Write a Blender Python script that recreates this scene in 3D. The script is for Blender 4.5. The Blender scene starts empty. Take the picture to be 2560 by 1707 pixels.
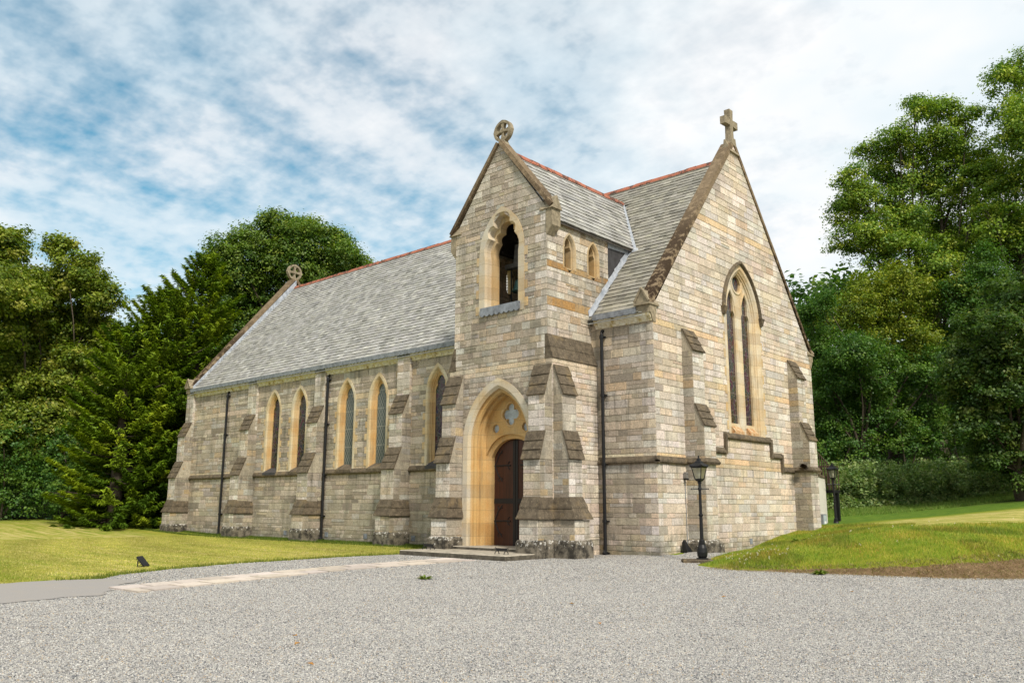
import bpy, bmesh, math, random
import numpy as np
from mathutils import Vector, Matrix
from mathutils.geometry import tessellate_polygon
R = random.Random(11)
NP = np.random.default_rng(5)
scn = bpy.context.scene
COL = scn.collection
rad = math.radians

# ------------------------------------------------------------------ camera, sky, sun, exposure
CAM = np.array([15.6866, -24.7540, 1.6])
YAW, PITCH, ROLL, FPX = rad(42.2086), rad(11.1265), rad(0.1925), 2077.8
_f = np.array([-math.sin(YAW)*math.cos(PITCH), math.cos(YAW)*math.cos(PITCH), math.sin(PITCH)])
_r = np.array([math.cos(YAW), math.sin(YAW), 0.0])
_u = np.cross(_r, _f)
_r, _u = math.cos(ROLL)*_r + math.sin(ROLL)*_u, -math.sin(ROLL)*_r + math.cos(ROLL)*_u
cd = bpy.data.cameras.new("camera"); cam = bpy.data.objects.new("camera", cd); COL.objects.link(cam)
cam.matrix_world = Matrix(((_r[0], _u[0], -_f[0], CAM[0]), (_r[1], _u[1], -_f[1], CAM[1]), (_r[2], _u[2], -_f[2], CAM[2]), (0, 0, 0, 1)))
cd.sensor_width = 36; cd.lens = 36*FPX/2560; cd.clip_start = 0.1; cd.clip_end = 2000
scn.camera = cam

SUN_AZ, SUN_EL = rad(-26), rad(46)          # azimuth from +X towards +Y
sd = Vector((math.cos(SUN_AZ)*math.cos(SUN_EL), math.sin(SUN_AZ)*math.cos(SUN_EL), math.sin(SUN_EL)))
sl = bpy.data.lights.new("sun", 'SUN'); sl.energy = 3.3; sl.angle = rad(8); sl.color = (1.0, 0.93, 0.82)
so = bpy.data.objects.new("sun", sl); COL.objects.link(so); so.rotation_euler = sd.to_track_quat('Z', 'Y').to_euler()
so.location = (0, 0, 60)
scn.view_settings.view_transform = 'Standard'; scn.view_settings.look = 'None'
scn.view_settings.exposure = 0.28; scn.view_settings.gamma = 1.0

class NT:
    """tiny node helper"""
    def __init__(s, nt): s.nt = nt; s.nt.nodes.clear()
    def n(s, t, **k):
        nd = s.nt.nodes.new(t)
        for a, v in k.items():
            if a.startswith('i_'):
                key = a[2:].replace('_', ' ')
                sock = nd.inputs[int(key)] if key.isdigit() else nd.inputs[key]
                s.put(sock, v)
            else: setattr(nd, a, v)
        return nd
    def put(s, sock, v):
        if isinstance(v, bpy.types.NodeSocket): s.nt.links.new(v, sock)
        else: sock.default_value = v
    def math(s, op, a, b=0.0, c=0.0, clamp=False):
        nd = s.n('ShaderNodeMath', operation=op, use_clamp=clamp)
        for i, v in enumerate((a, b, c)): s.put(nd.inputs[i], v)
        return nd.outputs[0]
    def noise(s, vec, scale, detail=3.0, rough=0.55, dist=0.0):
        nd = s.n('ShaderNodeTexNoise', i_Scale=scale, i_Detail=detail, i_Roughness=rough, i_Distortion=dist)
        s.put(nd.inputs['Vector'], vec); return nd.outputs[0]
    def scale(s, vec, x, y, z):
        nd = s.n('ShaderNodeVectorMath', operation='MULTIPLY'); s.put(nd.inputs[0], vec); nd.inputs[1].default_value = (x, y, z); return nd.outputs[0]
    def ramp(s, fac, stops, interp='LINEAR'):
        nd = s.n('ShaderNodeValToRGB'); cr = nd.color_ramp; cr.interpolation = interp
        while len(cr.elements) < len(stops): cr.elements.new(0.5)
        for e, (p, c) in zip(cr.elements, stops):
            e.position = p; e.color = (c, c, c, 1) if not hasattr(c, '__len__') else (*c, 1)
        s.put(nd.inputs[0], fac); return nd.outputs[0]
    def mix(s, fac, a, b, blend='MIX'):
        nd = s.n('ShaderNodeMix', data_type='RGBA', blend_type=blend)
        s.put(nd.inputs[0], fac); s.put(nd.inputs[6], a if isinstance(a, bpy.types.NodeSocket) else (*a, 1)); s.put(nd.inputs[7], b if isinstance(b, bpy.types.NodeSocket) else (*b, 1))
        return nd.outputs[2]
    def pos(s): return s.n('ShaderNodeNewGeometry').outputs['Position']
    def attr(s, name, out='Color'): return s.n('ShaderNodeAttribute', attribute_name=name).outputs[out]
    def sep(s, v):
        nd = s.n('ShaderNodeSeparateXYZ'); s.put(nd.inputs[0], v); return nd.outputs
    def bump(s, h, strength=0.5, dist=0.02):
        nd = s.n('ShaderNodeBump', i_Strength=strength, i_Distance=dist); s.put(nd.inputs['Height'], h); return nd.outputs[0]

wd = bpy.data.worlds.new("World"); scn.world = wd; wd.use_nodes = True
w = NT(wd.node_tree)
sky = w.n('ShaderNodeTexSky', sky_type='NISHITA', sun_disc=False, sun_elevation=SUN_EL, sun_rotation=rad(90) - SUN_AZ, air_density=1.0, dust_density=0.4, ozone_density=2.5)
d = w.n('ShaderNodeTexCoord').outputs['Generated']
sx, sy, sz = w.sep(d)
den = w.math('ADD', w.math('MAXIMUM', sz, 0.0), 0.22)
cmb = w.n('ShaderNodeCombineXYZ'); w.put(cmb.inputs[0], w.math('DIVIDE', sx, den)); w.put(cmb.inputs[1], w.math('DIVIDE', sy, den))
cv = cmb.outputs[0]
big = w.noise(cv, 0.9, 2, 0.45)
mid = w.noise(w.scale(cv, 1.0, 0.70, 1), 7.5, 4, 0.52)
wisp = w.noise(w.scale(cv, 0.9, 1.05, 1), 24.0, 3, 0.55)
bl = _f + (330-1280)/FPX*_r - (200-853.5)/FPX*_u; bl /= np.linalg.norm(bl)
dp = w.n('ShaderNodeVectorMath', operation='DOT_PRODUCT'); w.put(dp.inputs[0], d); dp.inputs[1].default_value = tuple(bl)
bias = w.ramp(dp.outputs['Value'], [(0.62, 0.36), (0.78, 0.26), (0.87, 0.14), (0.95, 0.03), (1.0, 0.0)])
tb = w.n('ShaderNodeSeparateColor'); w.put(tb.inputs[0], bias)
low = w.ramp(sz, [(0.06, 0.13), (0.36, 0.0)])
tl = w.n('ShaderNodeSeparateColor'); w.put(tl.inputs[0], low)
cov = w.math('ADD', w.math('ADD', w.math('MULTIPLY', big, 0.36), w.math('MULTIPLY', mid, 0.52)), w.math('MULTIPLY', wisp, 0.24))
cov = w.math('SUBTRACT', w.math('ADD', w.math('ADD', cov, tb.outputs[0]), tl.outputs[0]), 0.048)
mask = w.ramp(cov, [(0.40, 0.12), (0.50, 0.40), (0.61, 0.74), (0.80, 1.0)])
cshade = w.ramp(w.noise(cv, 2.2, 4, 0.55), [(0.34, (0.76, 0.87, 0.94)), (0.48, (0.88, 0.945, 0.98)), (0.60, (0.98, 0.99, 1.0))])
skyt = w.mix(1.0, sky.outputs[0], (0.06, 0.98, 1.0), 'MULTIPLY')
b1 = w.n('ShaderNodeBackground', i_Strength=0.105); w.put(b1.inputs[0], skyt)
b2 = w.n('ShaderNodeBackground', i_Strength=0.84); w.put(b2.inputs[0], cshade)
ms = w.n('ShaderNodeMixShader'); w.put(ms.inputs[0], mask)
w.nt.links.new(b1.outputs[0], ms.inputs[1]); w.nt.links.new(b2.outputs[0], ms.inputs[2])
wo = w.n('ShaderNodeOutputWorld'); w.nt.links.new(ms.outputs[0], wo.inputs[0])
scn.cycles.max_bounces = 6; scn.cycles.diffuse_bounces = 3; scn.cycles.transparent_max_bounces = 8

def at(px, py, depth):
    """world point seen along the photograph's ray (2560-px frame) at a real distance in metres"""
    a, b = (px-1280)/FPX, -(py-853.5)/FPX
    return CAM + (_f + a*_r + b*_u)*depth

# ------------------------------------------------------------------ materials
def material(name, fn):
    m = bpy.data.materials.new(name); m.use_nodes = True
    t = NT(m.node_tree); out = t.n('ShaderNodeOutputMaterial')
    t.nt.links.new(fn(t), out.inputs[0]); return m
def pbsdf(t, col, rough=0.8, normal=None, spec=0.3, metal=0.0):
    p = t.n('ShaderNodeBsdfPrincipled')
    t.put(p.inputs['Base Color'], col if isinstance(col, bpy.types.NodeSocket) else (*col, 1))
    t.put(p.inputs['Roughness'], rough); t.put(p.inputs['Specular IOR Level'], spec); t.put(p.inputs['Metallic'], metal)
    if normal is not None: t.put(p.inputs['Normal'], normal)
    return p.outputs[0]

def stone_fn(t, streak=0.5, rock=0.55, ledges=(3.05, 5.60, 8.05)):
    p = t.pos(); c = t.attr('col')
    fine = t.noise(p, 20, 5, 0.78); med = t.noise(p, 7, 4, 0.6); big = t.noise(p, 0.9, 4, 0.6)
    c = t.mix(1.0, c, t.ramp(fine, [(0.34, 0.50), (0.46, 0.92), (0.56, 1.08), (0.70, 1.38)]), 'MULTIPLY')
    c = t.mix(1.0, c, t.ramp(med, [(0.28, 0.84), (0.5, 1.0), (0.75, 1.10)]), 'MULTIPLY')
    st = t.noise(t.scale(p, 2.2, 2.2, 0.28), 1.0, 5, 0.65)
    dirt = t.ramp(t.math('ADD', t.math('MULTIPLY', st, 0.65), t.math('MULTIPLY', big, 0.35)), [(0.50, 0.0), (0.64, streak)])
    c = t.mix(dirt, c, (0.20, 0.18, 0.14))
    px_, py_, pz_ = t.sep(p)
    spl = t.math('MULTIPLY', t.math('SUBTRACT', 0.75, pz_), 0.30)
    c = t.mix(t.ramp(t.math('ADD', t.noise(p, 2.2, 5, 0.7), spl), [(0.58, 0.0), (0.74, 0.55)]), c, (0.155, 0.15, 0.095))
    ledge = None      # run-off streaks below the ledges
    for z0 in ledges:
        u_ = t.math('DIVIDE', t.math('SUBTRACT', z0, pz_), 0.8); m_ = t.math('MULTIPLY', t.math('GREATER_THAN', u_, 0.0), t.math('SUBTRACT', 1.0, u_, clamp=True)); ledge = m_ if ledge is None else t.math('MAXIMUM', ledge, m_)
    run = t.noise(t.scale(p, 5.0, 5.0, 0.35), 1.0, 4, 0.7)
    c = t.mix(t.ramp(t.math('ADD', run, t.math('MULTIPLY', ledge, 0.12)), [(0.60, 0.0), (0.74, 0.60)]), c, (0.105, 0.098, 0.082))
    c = t.mix(t.ramp(t.noise(p, 1.5, 6, 0.72), [(0.55, 0.0), (0.66, 0.42)]), c, (0.215, 0.205, 0.18))
    och = t.ramp(t.noise(p, 0.55, 3, 0.6), [(0.56, 0.0), (0.72, 0.16)])
    c = t.mix(och, c, (0.46, 0.34, 0.18))
    h = t.math('ADD', t.math('MULTIPLY', t.noise(p, 22, 4, 0.7), 1.0), t.math('MULTIPLY', med, 1.2))
    return pbsdf(t, c, 0.9, t.bump(h, rock, 0.03), 0.15)
M = {}
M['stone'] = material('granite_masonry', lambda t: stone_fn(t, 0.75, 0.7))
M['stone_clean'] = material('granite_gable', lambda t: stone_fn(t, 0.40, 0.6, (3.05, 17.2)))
def dressed_fn(t):
    p = t.pos()
    c = t.ramp(t.noise(p, 0.8, 4, 0.6), [(0.34, (0.54, 0.45, 0.31)), (0.5, (0.55, 0.415, 0.24)), (0.66, (0.52, 0.345, 0.16))])
    c = t.mix(1.0, c, t.attr('col'), 'MULTIPLY')
    c = t.mix(1.0, c, t.ramp(t.noise(p, 30, 4, 0.7), [(0.3, 0.8), (0.7, 1.12)]), 'MULTIPLY')
    st = t.ramp(t.noise(t.scale(p, 3, 3, 0.4), 1.0, 5, 0.7), [(0.56, 0.0), (0.72, 0.6)])
    c = t.mix(st, c, (0.20, 0.17, 0.12))
    x, y, z = t.sep(p); jz = t.math('FRACT', t.math('MULTIPLY', z, 2.15)); jt = t.math('MULTIPLY', t.math('LESS_THAN', jz, 0.035), 0.5)
    c = t.mix(jt, c, (0.24, 0.18, 0.10)); bl_ = t.n('ShaderNodeTexWhiteNoise', noise_dimensions='1D'); t.put(bl_.inputs['W'], t.math('FLOOR', t.math('MULTIPLY', z, 2.15)))
    c = t.mix(1.0, c, t.ramp(bl_.outputs['Value'], [(0.0, (0.86, 0.85, 0.86)), (1.0, (1.10, 1.10, 1.08))]), 'MULTIPLY')
    return pbsdf(t, c, 0.85, t.bump(t.noise(p, 35, 4, 0.7), 0.2, 0.01), 0.15)
M['dressed'] = material('golden_sandstone', dressed_fn)
def weather_fn(t, base=(0.150, 0.120, 0.084)):
    p = t.pos()
    c = t.mix(t.ramp(t.noise(p, 5, 5, 0.7), [(0.38, 0.0), (0.62, 1.0)]), base, (0.080, 0.064, 0.046))
    c = t.mix(t.ramp(t.noise(p, 14, 4, 0.75), [(0.57, 0.0), (0.65, 0.65)]), c, (0.31, 0.26, 0.18))
    c = t.mix(t.ramp(t.noise(p, 1.7, 3, 0.6), [(0.55, 0.0), (0.7, 0.55)]), c, (0.26, 0.19, 0.10))
    return pbsdf(t, c, 0.95, t.bump(t.noise(p, 26, 5, 0.8), 0.7, 0.025), 0.1)
M['weather'] = material('mossy_brown_capstone', weather_fn)
def coping_fn(t):
    p = t.pos()
    c = t.mix(t.ramp(t.noise(p, 6, 4, 0.7), [(0.35, 0.0), (0.65, 1.0)]), (0.29, 0.215, 0.135), (0.20, 0.15, 0.095))
    x, y, z = t.sep(p)
    lo = t.ramp(t.math('DIVIDE', z, 20.0), [(0.40, 1.0), (0.60, 0.85), (0.72, 0.25), (0.85, 0.45)])   # moss grows on the lower courses
    ls = t.n('ShaderNodeSeparateColor'); t.put(ls.inputs[0], lo)
    ms_ = t.math('MULTIPLY', t.ramp(t.noise(p, 3.2, 6, 0.75), [(0.42, 0.0), (0.50, 1.0)]), ls.outputs[0])
    c = t.mix(ms_, c, (0.038, 0.024, 0.015))
    return pbsdf(t, c, 0.95, t.bump(t.noise(p, 18, 5, 0.8), 0.7, 0.03), 0.1)
M['coping'] = material('mossy_coping_stone', coping_fn)
def plinth_fn(t):
    p = t.pos()
    c = t.mix(t.ramp(t.noise(p, 3.5, 5, 0.7), [(0.40, 0.0), (0.6, 1.0)]), (0.045, 0.04, 0.033), (0.20, 0.175, 0.135))
    x, y, z = t.sep(p)
    zz = t.math('MULTIPLY', t.math('SUBTRACT', z, 0.22), 0.42)
    wl = t.ramp(t.math('ADD', t.noise(p, 8.0, 5, 0.66, 0.3), zz), [(0.61, 0.0), (0.66, 0.85)])
    c = t.mix(wl, c, (0.60, 0.58, 0.53))
    return pbsdf(t, c, 0.92, t.bump(t.noise(p, 25, 4, 0.75), 0.5, 0.02), 0.15)
M['plinth'] = material('blackened_plinth_with_white_lichen', plinth_fn)
def slate_fn(t, tint):
    p = t.pos()
    c = t.mix(1.0, t.attr('col'), tint, 'MULTIPLY')
    c = t.mix(1.0, c, t.ramp(t.noise(p, 28, 4, 0.7), [(0.3, 0.72), (0.7, 1.22)]), 'MULTIPLY')
    c = t.mix(t.ramp(t.noise(p, 1.6, 5, 0.7), [(0.52, 0.0), (0.7, 0.5)]), c, (0.145, 0.14, 0.115))
    c = t.mix(t.ramp(t.noise(t.scale(p, 1.2, .35, .35), 1.5, 5, 0.75), [(0.60, 0.0), (0.70, 0.45)]), c, (0.50, 0.49, 0.45))
    return pbsdf(t, c, 0.62, t.bump(t.noise(p, 40, 3, 0.7), 0.3, 0.008), 0.35)
M['slate'] = material('grey_slate', lambda t: slate_fn(t, (1.0, 1.0, 0.98)))
M['slate_green'] = material('lichened_slate', lambda t: slate_fn(t, (0.80, 0.775, 0.68)))
def ridge_fn(t):
    p = t.pos()
    c = t.mix(t.ramp(t.noise(p, 4, 4, 0.7), [(0.35, 0.0), (0.6, 1.0)]), (0.44, 0.15, 0.085), (0.34, 0.13, 0.085))
    c = t.mix(t.ramp(t.noise(p, 2.2, 6, 0.8), [(0.50, 0.0), (0.56, 0.9)]), c, (0.075, 0.05, 0.04))
    return pbsdf(t, c, 0.85, t.bump(t.noise(p, 30, 3, 0.7), 0.4, 0.02), 0.2)
M['ridge'] = material('terracotta_ridge', ridge_fn)
def lead_fn(t, base, dark, lo=0.4, hi=0.65):
    p = t.pos()
    c = t.mix(t.ramp(t.noise(t.scale(p, 2, 2, 1.2), 2.5, 5, 0.7), [(lo, 0.0), (hi, 1.0)]), base, dark)
    return pbsdf(t, c, 0.6, t.bump(t.noise(p, 9, 3, 0.6), 0.25, 0.02), 0.4)
M['lead'] = material('lead_gutter', lambda t: lead_fn(t, (0.25, 0.27, 0.30), (0.13, 0.14, 0.155)))
M['lead_dark'] = material('dark_lead_cladding', lambda t: lead_fn(t, (0.055, 0.053, 0.055), (0.032, 0.030, 0.032)))
M['lead_white'] = material('whitened_lead_flashing', lambda t: lead_fn(t, (0.48, 0.50, 0.53), (0.28, 0.31, 0.35), 0.36, 0.62))
def corn_fn(t):
    p = t.pos()
    c = t.ramp(t.noise(t.scale(p, 4, 4, 0.6), 1.0, 4, 0.7), [(0.42, (0.66, 0.62, 0.51)), (0.56, (0.58, 0.51, 0.36)), (0.64, (0.46, 0.36, 0.16)), (0.72, (0.20, 0.17, 0.12))])
    return pbsdf(t, c, 0.9, t.bump(t.noise(p, 30, 3, 0.7), 0.3, 0.01), 0.15)
M['cornice'] = material('stained_cornice_stone', corn_fn)
def flat(name, col, rough=0.6, spec=0.4, metal=0.0, var=0.25, sc=12.0, bump=0.0):
    def fn(t):
        p = t.n('ShaderNodeTexCoord').outputs['Object']
        c = t.mix(1.0, col, t.ramp(t.noise(p, sc, 4, 0.65), [(0.3, 1-var), (0.7, 1+var)]), 'MULTIPLY')
        return pbsdf(t, c, rough, t.bump(t.noise(p, sc*2, 3, 0.7), bump, 0.01) if bump else None, spec, metal)
    return material(name, fn)
M['black'] = flat('black_painted_iron', (0.011, 0.011, 0.012), 0.45, 0.3, 0.0, 0.3, 20, 0.1)
M['iron'] = flat('wrought_iron', (0.012, 0.011, 0.011), 0.6, 0.4, 0.0, 0.3, 20, 0.2)
M['joint'] = flat('lime_mortar', (0.27, 0.235, 0.18), 0.95, 0.1, 0.0, 0.25, 8)
def wood_fn(t):
    p = t.pos()
    g = t.noise(t.scale(p, 22, 22, 1.2), 1.0, 5, 0.65, 0.3)
    c = t.ramp(g, [(0.3, (0.028, 0.008, 0.0045)), (0.55, (0.058, 0.017, 0.009)), (0.75, (0.085, 0.027, 0.014))])
    x, y, z = t.sep(p)
    pl = t.math('FRACT', t.math('MULTIPLY', x, 6.3)); gap = t.math('LESS_THAN', pl, 0.05)
    c = t.mix(gap, c, (0.008, 0.004, 0.003))
    return pbsdf(t, c, 0.42, t.bump(t.math('SUBTRACT', g, gap), 0.3, 0.01), 0.45)
M['wood'] = material('varnished_oak_boards', wood_fn)
def glass_fn(t, base, lead, kind, axis):
    x, y, z = t.sep(t.pos()); u = x if axis == 'x' else y
    if kind == 'diamond':
        a = t.math('ABSOLUTE', t.math('SUBTRACT', t.math('FRACT', t.math('ADD', t.math('MULTIPLY', u, 5.5), t.math('MULTIPLY', z, 3.2))), 0.5))
        b = t.math('ABSOLUTE', t.math('SUBTRACT', t.math('FRACT', t.math('SUBTRACT', t.math('MULTIPLY', u, 5.5), t.math('MULTIPLY', z, 3.2))), 0.5))
        k = t.math('GREATER_THAN', t.math('MAXIMUM', a, b), 0.435)
        c = t.mix(t.noise(t.pos(), 3, 3, 0.6), base, tuple(v*1.9 for v in base))
    else:
        vo = t.n('ShaderNodeTexVoronoi', feature='DISTANCE_TO_EDGE', i_Scale=6.0); t.put(vo.inputs['Vector'], t.scale(t.pos(), 1.4, 1.4, 0.8))
        k = t.math('LESS_THAN', vo.outputs['Distance'], 0.045)
        vc = t.n('ShaderNodeTexVoronoi', i_Scale=6.0); t.put(vc.inputs['Vector'], t.scale(t.pos(), 1.4, 1.4, 0.8))
        c = t.mix(0.8, base, t.mix(1.0, vc.outputs['Color'], tuple(v*2.0 for v in base), 'MULTIPLY'))
    bar = t.math('LESS_THAN', t.math('FRACT', t.math('MULTIPLY', z, 1.15)), 0.035)
    k = t.math('MAXIMUM', k, bar)
    c = t.mix(k, c, lead)
    h = t.math('ADD', k, t.math('MULTIPLY', t.noise(t.pos(), 4.5, 2, 0.5), 0.8))
    return pbsdf(t, c, 0.22, t.bump(h, 0.4, 0.01), 0.45)
M['glass_lattice'] = material('leaded_diamond_glass', lambda t: glass_fn(t, (0.055, 0.066, 0.060), (0.24, 0.245, 0.215), 'diamond', 'x'))
M['glass_dark'] = material('dark_stained_glass', lambda t: glass_fn(t, (0.034, 0.024, 0.021), (0.10, 0.08, 0.07), 'v', 'x'))
M['glass_gable'] = material('stained_glass_behind_mesh', lambda t: glass_fn(t, (0.038, 0.026, 0.023), (0.13, 0.105, 0.09), 'v', 'y'))
M['glass_pale'] = flat('pale_obscured_glass', (0.40, 0.45, 0.47), 0.25, 0.5, 0.0, 0.3, 5)
M['white_render'] = flat('cream_render', (0.56, 0.54, 0.47), 0.9, 0.15, 0.0, 0.08, 3, 0.1)
M['verdigris'] = flat('verdigris_bronze', (0.08, 0.17, 0.15), 0.6, 0.4, 0.3, 0.4, 6)
M['oldwood'] = flat('weathered_grey_timber', (0.17, 0.16, 0.145), 0.85, 0.2, 0.0, 0.3, 8)
M['rust'] = material('rust_stained_sill', lambda t: pbsdf(t, t.ramp(t.noise(t.pos(), 5, 4, 0.7), [(0.38, (0.52, 0.41, 0.26)), (0.52, (0.45, 0.26, 0.12)), (0.66, (0.34, 0.15, 0.06))]), 0.9))
M['cross'] = flat('weathered_cross_stone', (0.27, 0.225, 0.155), 0.95, 0.1, 0.0, 0.4, 7, 0.5)
M['bark'] = flat('grey_brown_bark', (0.085, 0.068, 0.05), 0.95, 0.1, 0.0, 0.4, 6, 0.8)

# ------------------------------------------------------------------ mesh builder
class MB:
    def __init__(s): s.v = []; s.f = []; s.c = []; s.m = []
    def face(s, pts, col=(1, 1, 1), m=0):
        i = len(s.v); s.v.extend([tuple(map(float, p)) for p in pts]); s.f.append(tuple(range(i, i+len(pts)))); s.c.append(col); s.m.append(m)
    def hexa(s, b, tp, col=(1, 1, 1), m=0, bottom=True):
        """b, tp: four points each (same order) -> closed block"""
        i = len(s.v); s.v.extend([tuple(map(float, p)) for p in list(b)+list(tp)])
        fs = [(0, 1, 5, 4), (1, 2, 6, 5), (2, 3, 7, 6), (3, 0, 4, 7), (4, 5, 6, 7)] + ([(3, 2, 1, 0)] if bottom else [])
        for q in fs: s.f.append(tuple(i+k for k in q)); s.c.append(col); s.m.append(m)
    def box(s, x0, x1, y0, y1, z0, z1, col=(1, 1, 1), m=0):
        s.hexa([(x0, y0, z0), (x1, y0, z0), (x1, y1, z0), (x0, y1, z0)], [(x0, y0, z1), (x1, y0, z1), (x1, y1, z1), (x0, y1, z1)], col, m)
    def loft(s, rings, closed=True, caps=(False, False), col=(1, 1, 1), m=0):
        n = len(rings[0]); i0 = len(s.v)
        for r in rings: s.v.extend([tuple(map(float, p)) for p in r])
        for a in range(len(rings)-1):
            for k in range(n if closed else n-1):
                k2 = (k+1) % n
                s.f.append((i0+a*n+k, i0+a*n+k2, i0+(a+1)*n+k2, i0+(a+1)*n+k)); s.c.append(col); s.m.append(m)
        if caps[0]: s.f.append(tuple(i0+k for k in reversed(range(n)))); s.c.append(col); s.m.append(m)
        if caps[1]: s.f.append(tuple(i0+(len(rings)-1)*n+k for k in range(n))); s.c.append(col); s.m.append(m)
    def tube(s, pts, r, n=8, col=(1, 1, 1), m=0, caps=True):
        pts = [Vector(p) for p in pts]; rs = r if hasattr(r, '__len__') else [r]*len(pts); rings = []
        for k, p in enumerate(pts):
            t = (pts[min(k+1, len(pts)-1)] - pts[max(k-1, 0)]).normalized()
            a = t.cross(Vector((0, 0, 1)) if abs(t.z) < 0.9 else Vector((1, 0, 0))).normalized(); b = t.cross(a)
            rings.append([p + (a*math.cos(2*math.pi*j/n) + b*math.sin(2*math.pi*j/n))*rs[k] for j in range(n)])
        s.loft(rings, True, (caps, caps), col, m)
    def lathe(s, c, prof, n=16, col=(1, 1, 1), m=0, sq=False):
        rings = []
        for r, z in prof:
            rings.append([(c[0]+r*math.cos(2*math.pi*(j+.5)/n), c[1]+r*math.sin(2*math.pi*(j+.5)/n), c[2]+z) for j in range(n)])
        s.loft(rings, True, (True, True), col, m)
    def prism(s, poly, P, d0, d1, col=(1, 1, 1), m=0):
        """poly [(u,z)], P(u,z,d) -> xyz"""
        a = [P(u, z, d0) for u, z in poly]; b = [P(u, z, d1) for u, z in poly]
        s.loft([a, b], True, (False, False), col, m)
        for ring in (a, b):
            tris = tessellate_polygon([[Vector(p) for p in ring]])
            i = len(s.v); s.v.extend([tuple(map(float, p)) for p in ring])
            for t in tris: s.f.append(tuple(i+k for k in t)); s.c.append(col); s.m.append(m)
    def plate(s, outer, holes, P, d, col=(1, 1, 1), m=0):
        loops = [[Vector(P(u, z, d)) for u, z in outer]] + [[Vector(P(u, z, d)) for u, z in h] for h in holes]
        i = len(s.v); allp = [p for l in loops for p in l]; s.v.extend([tuple(p) for p in allp])
        for t in tessellate_polygon(loops): s.f.append(tuple(i+k for k in t)); s.c.append(col); s.m.append(m)
    def build(s, name, mats, parent=None, smooth=False, label=None):
        me = bpy.data.meshes.new(name); me.from_pydata(s.v, [], s.f); me.update()
        for mt in (mats if isinstance(mats, (list, tuple)) else [mats]): me.materials.append(mt)
        if len(me.polygons) == len(s.m):
            me.polygons.foreach_set('material_index', s.m)
            at_ = me.attributes.new('col', 'FLOAT_COLOR', 'FACE')
            at_.data.foreach_set('color', [x for c in s.c for x in (c[0], c[1], c[2], 1.0)])
        bm = bmesh.new(); bm.from_mesh(me); bmesh.ops.remove_doubles(bm, verts=bm.verts, dist=0.0004)
        bmesh.ops.recalc_face_normals(bm, faces=bm.faces); bm.to_mesh(me); bm.free()
        if smooth:
            me.polygons.foreach_set('use_smooth', [True]*len(me.polygons))
        o = bpy.data.objects.new(name, me); COL.objects.link(o)
        if parent: o.parent = parent
        if label: o['label'] = label
        return o
def empty(name, label, cat, loc=(0, 0, 0), group=None):
    o = bpy.data.objects.new(name, None); COL.objects.link(o); o.location = loc; o.empty_display_size = 0.3
    o['label'] = label; o['category'] = cat
    if group: o['group'] = group
    return o
def tag(o, label, cat, group=None):
    o['label'] = label; o['category'] = cat
    if group: o['group'] = group
    return o
def shift(o, loc):
    """give a single-mesh object its own base origin"""
    o.data.transform(Matrix.Translation(-Vector(loc))); o.location = loc; return o

# ------------------------------------------------------------------ terrain
FOOT = np.array([(-8, 6.4), (0, 6.2), (1.3, 2.4), (2.1, -0.7), (2.9, -2.2), (4.2, -3.0), (6.0, -2.62), (7.9, -2.17), (9.63, -1.63), (10.78, -0.5), (13, 3), (20, 12), (60, 40), (60, 200), (-90, 200), (-60, 40), (-20, 20), (-12, 12), (-10, 6.6)])
def foot_dist(x, y):
    x = np.asarray(x, float); y = np.asarray(y, float); best = np.full(x.shape, 1e9); ins = np.zeros(x.shape, bool)
    n = len(FOOT)
    for i in range(n):
        a, b = FOOT[i], FOOT[(i+1) % n]; ab = b-a
        t = np.clip(((x-a[0])*ab[0] + (y-a[1])*ab[1])/(ab@ab), 0, 1)
        best = np.minimum(best, np.hypot(x-a[0]-t*ab[0], y-a[1]-t*ab[1]))
        c = ((a[1] > y) != (b[1] > y))
        with np.errstate(divide='ignore', invalid='ignore'):
            xi = ab[0]*(y-a[1])/(ab[1] if ab[1] else 1e-9) + a[0]
        ins ^= c & (x < xi)
    return np.where(ins, best, -best)
def height(x, y):
    x = np.asarray(x, float); y = np.asarray(y, float)
    D = np.hypot(x-CAM[0], y-CAM[1])
    h = np.full(x.shape, -0.15) + 0.15*np.exp(-((x-0.2)**2 + (y-1.8)**2)/4.5)
    d = foot_dist(x, y)
    ml = np.interp(d, [0, 0.35, 1.0, 2.9, 6.4, 9, 14, 40], [0, 0.08, 0.22, 0.51, 0.86, 1.02, 1.2, 1.7])
    mh = np.interp(d, [0, 0.35, 1.0, 4.0, 5.6, 7.0, 14, 22, 40], [0, 0.10, 0.28, 0.95, 1.20, 1.31, 1.72, 2.1, 2.9])
    fx_ = np.clip((x-0.5)/8.0, 0, 1); m = ml*(1-fx_)+mh*fx_
    scarp = np.clip((x-5.5)/4.0, 0, 1)*np.interp(d, [0, 0.8, 1.9, 2.3, 4, 6], [0, -0.05, 0.10, 0.20, 0.10, 0.0])
    h = h + np.where(d > 0, m + scarp, 0)
    right = np.clip((y - 0.55*(-x) + 4)/14.0, 0, 1)
    h = h + np.where(d > 0, np.clip(D-46, 0, None)*0.05*right + np.clip(D-58, 0, None)*0.20*right, 0)
    left = np.clip((-x-26)/14.0, 0, 1)*(1-right*(d > 0))
    h = h + left*(np.clip(D-48, 0, None)*0.035 + np.clip(D-70, 0, None)*0.16)
    h = h + 0.22*np.exp(-(((x+44)/5.5)**2 + ((y-1)/8)**2))
    return np.minimum(h, 26.0)
def hz(x, y): return float(height(np.array([x]), np.array([y]))[0])
def axis(lo, hi, step, far):
    a = list(np.arange(lo, hi+step/2, step)); s = step
    l, h = [], []; q = a[0]
    while q > -far: s *= 1.16; q -= s; l.append(q)
    s = step; q = a[-1]
    while q < far: s *= 1.16; q += s; h.append(q)
    return np.array(l[::-1] + a + h)
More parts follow.
